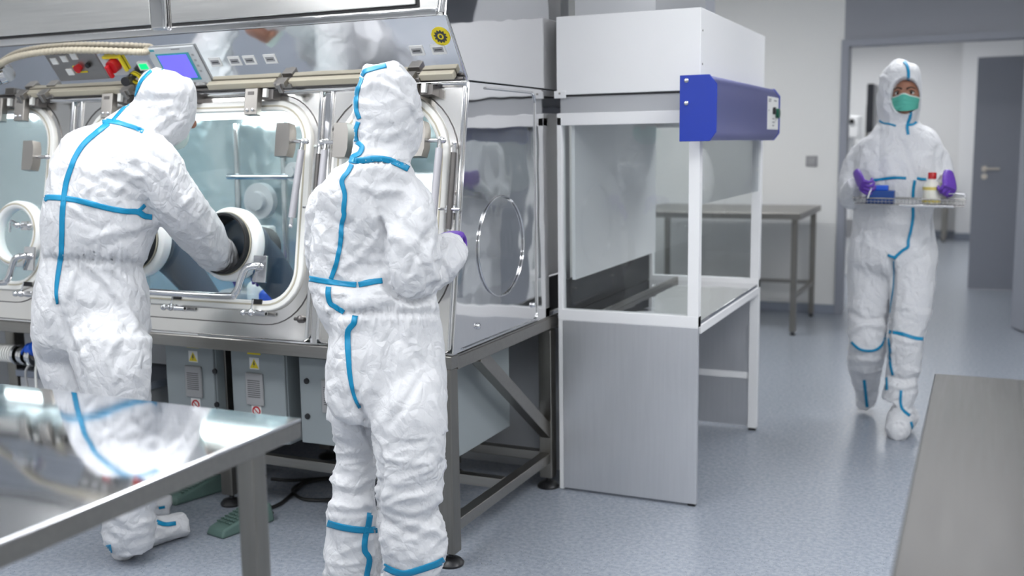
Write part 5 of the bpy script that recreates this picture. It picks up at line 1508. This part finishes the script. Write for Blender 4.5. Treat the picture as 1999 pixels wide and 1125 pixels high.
tube(b, smoothpath([TT(tx1, ty1, .028), TT(tx1 - .008, ty1, .050), TT(tx1 - .030, ty1 - .01, .056), TT(tx1 - .075, ty0 + .015, .056)], 6), .0028, 8)
obj('tray_handle', b, M['chrome'], tr, smooth=60)
b = B(); hx0 = hit(1700, 362, 1, TY).x
tube(b, smoothpath([TT(hx0 - .012, ty0, .028), TT(hx0 - .004, ty0, .055), TT(hx0, ty0 + .01, .075), TT(hx0 - .03, ty0 + .015, .080), TT(hx0 - .06, ty0 + .02, .074)], 6), .0034, 8)
obj('tray_handle', b, M['gasket'], tr, smooth=60)
# load of the tray
x0_, x1_ = hit(1692, 390, 1, TY + .05).x, hit(1746, 390, 1, TY + .05).x
zb = TT((x0_ + x1_) / 2, 0, .004).z
rk = thing('blue_rack', 'dark blue plastic tube rack with brighter top standing in the wire tray', 'rack', ((x0_ + x1_) / 2, TY + .055, zb))
obj('rack_body', bx((x0_, TY + .018, zb), (x1_, TY + .092, zb + .058)), M['bluebox'], rk, bev=.003)
obj('rack_top', bx((x0_ + .012, TY + .03, zb + .058), (x1_ - .028, TY + .08, zb + .082)), M['bluep'], rk, bev=.004, label='brighter blue upper tray')
bc = hit(1818, 385, 1, TY + .05).x
zb = TT(bc, 0, .004).z
bt = thing('reagent_bottle', 'milky plastic bottle with red cap and yellow label bands in the wire tray', 'bottle', (bc, TY + .055, zb))
b = B(); lathe(b, (bc, TY + .055, zb), (0, 0, 1), [(.001, 0), (.037, .001), (.039, .006), (.039, .078), (.034, .092), (.018, .108), (.016, .122), (.001, .122)], 28); obj('bottle_body', b, M['bottle'], bt, smooth=50)
b = B(); lathe(b, (bc, TY + .055, zb + .116), (0, 0, 1), [(.001, 0), (.0185, 0), (.0185, .026), (.016, .029), (.001, .029)], 24); obj('cap', b, M['red'], bt, smooth=40, label='red screw cap')
for z0_, z1_ in ((.066, .080), (.006, .020)):
    b = B(); lathe(b, (bc, TY + .055, zb), (0, 0, 1), [(.0393, z0_), (.0397, z0_), (.0397, z1_), (.0393, z1_)], 28); obj('label_band', b, M['liquid'], bt, smooth=40)
# gloved hands on the tray handles
hA = hit(1674, 352, 1, TY + .02)
hand(p3, hA + V((-.006, .030, .030)), (.35, -.55, -.62), (.85, .2, -.1), curl=.75, side=-1, size=.95, curls=[.60, .75, .85, .9], thumb=(.9, .5))
hB = hit(1853, 352, 1, TY + .02)
hand(p3, hB + V((-.005, .040, .028)), (.10, -.60, -.70), (-.6, .4, -.55), curl=1.0, side=1, size=.95, thumb=(.8, .6))
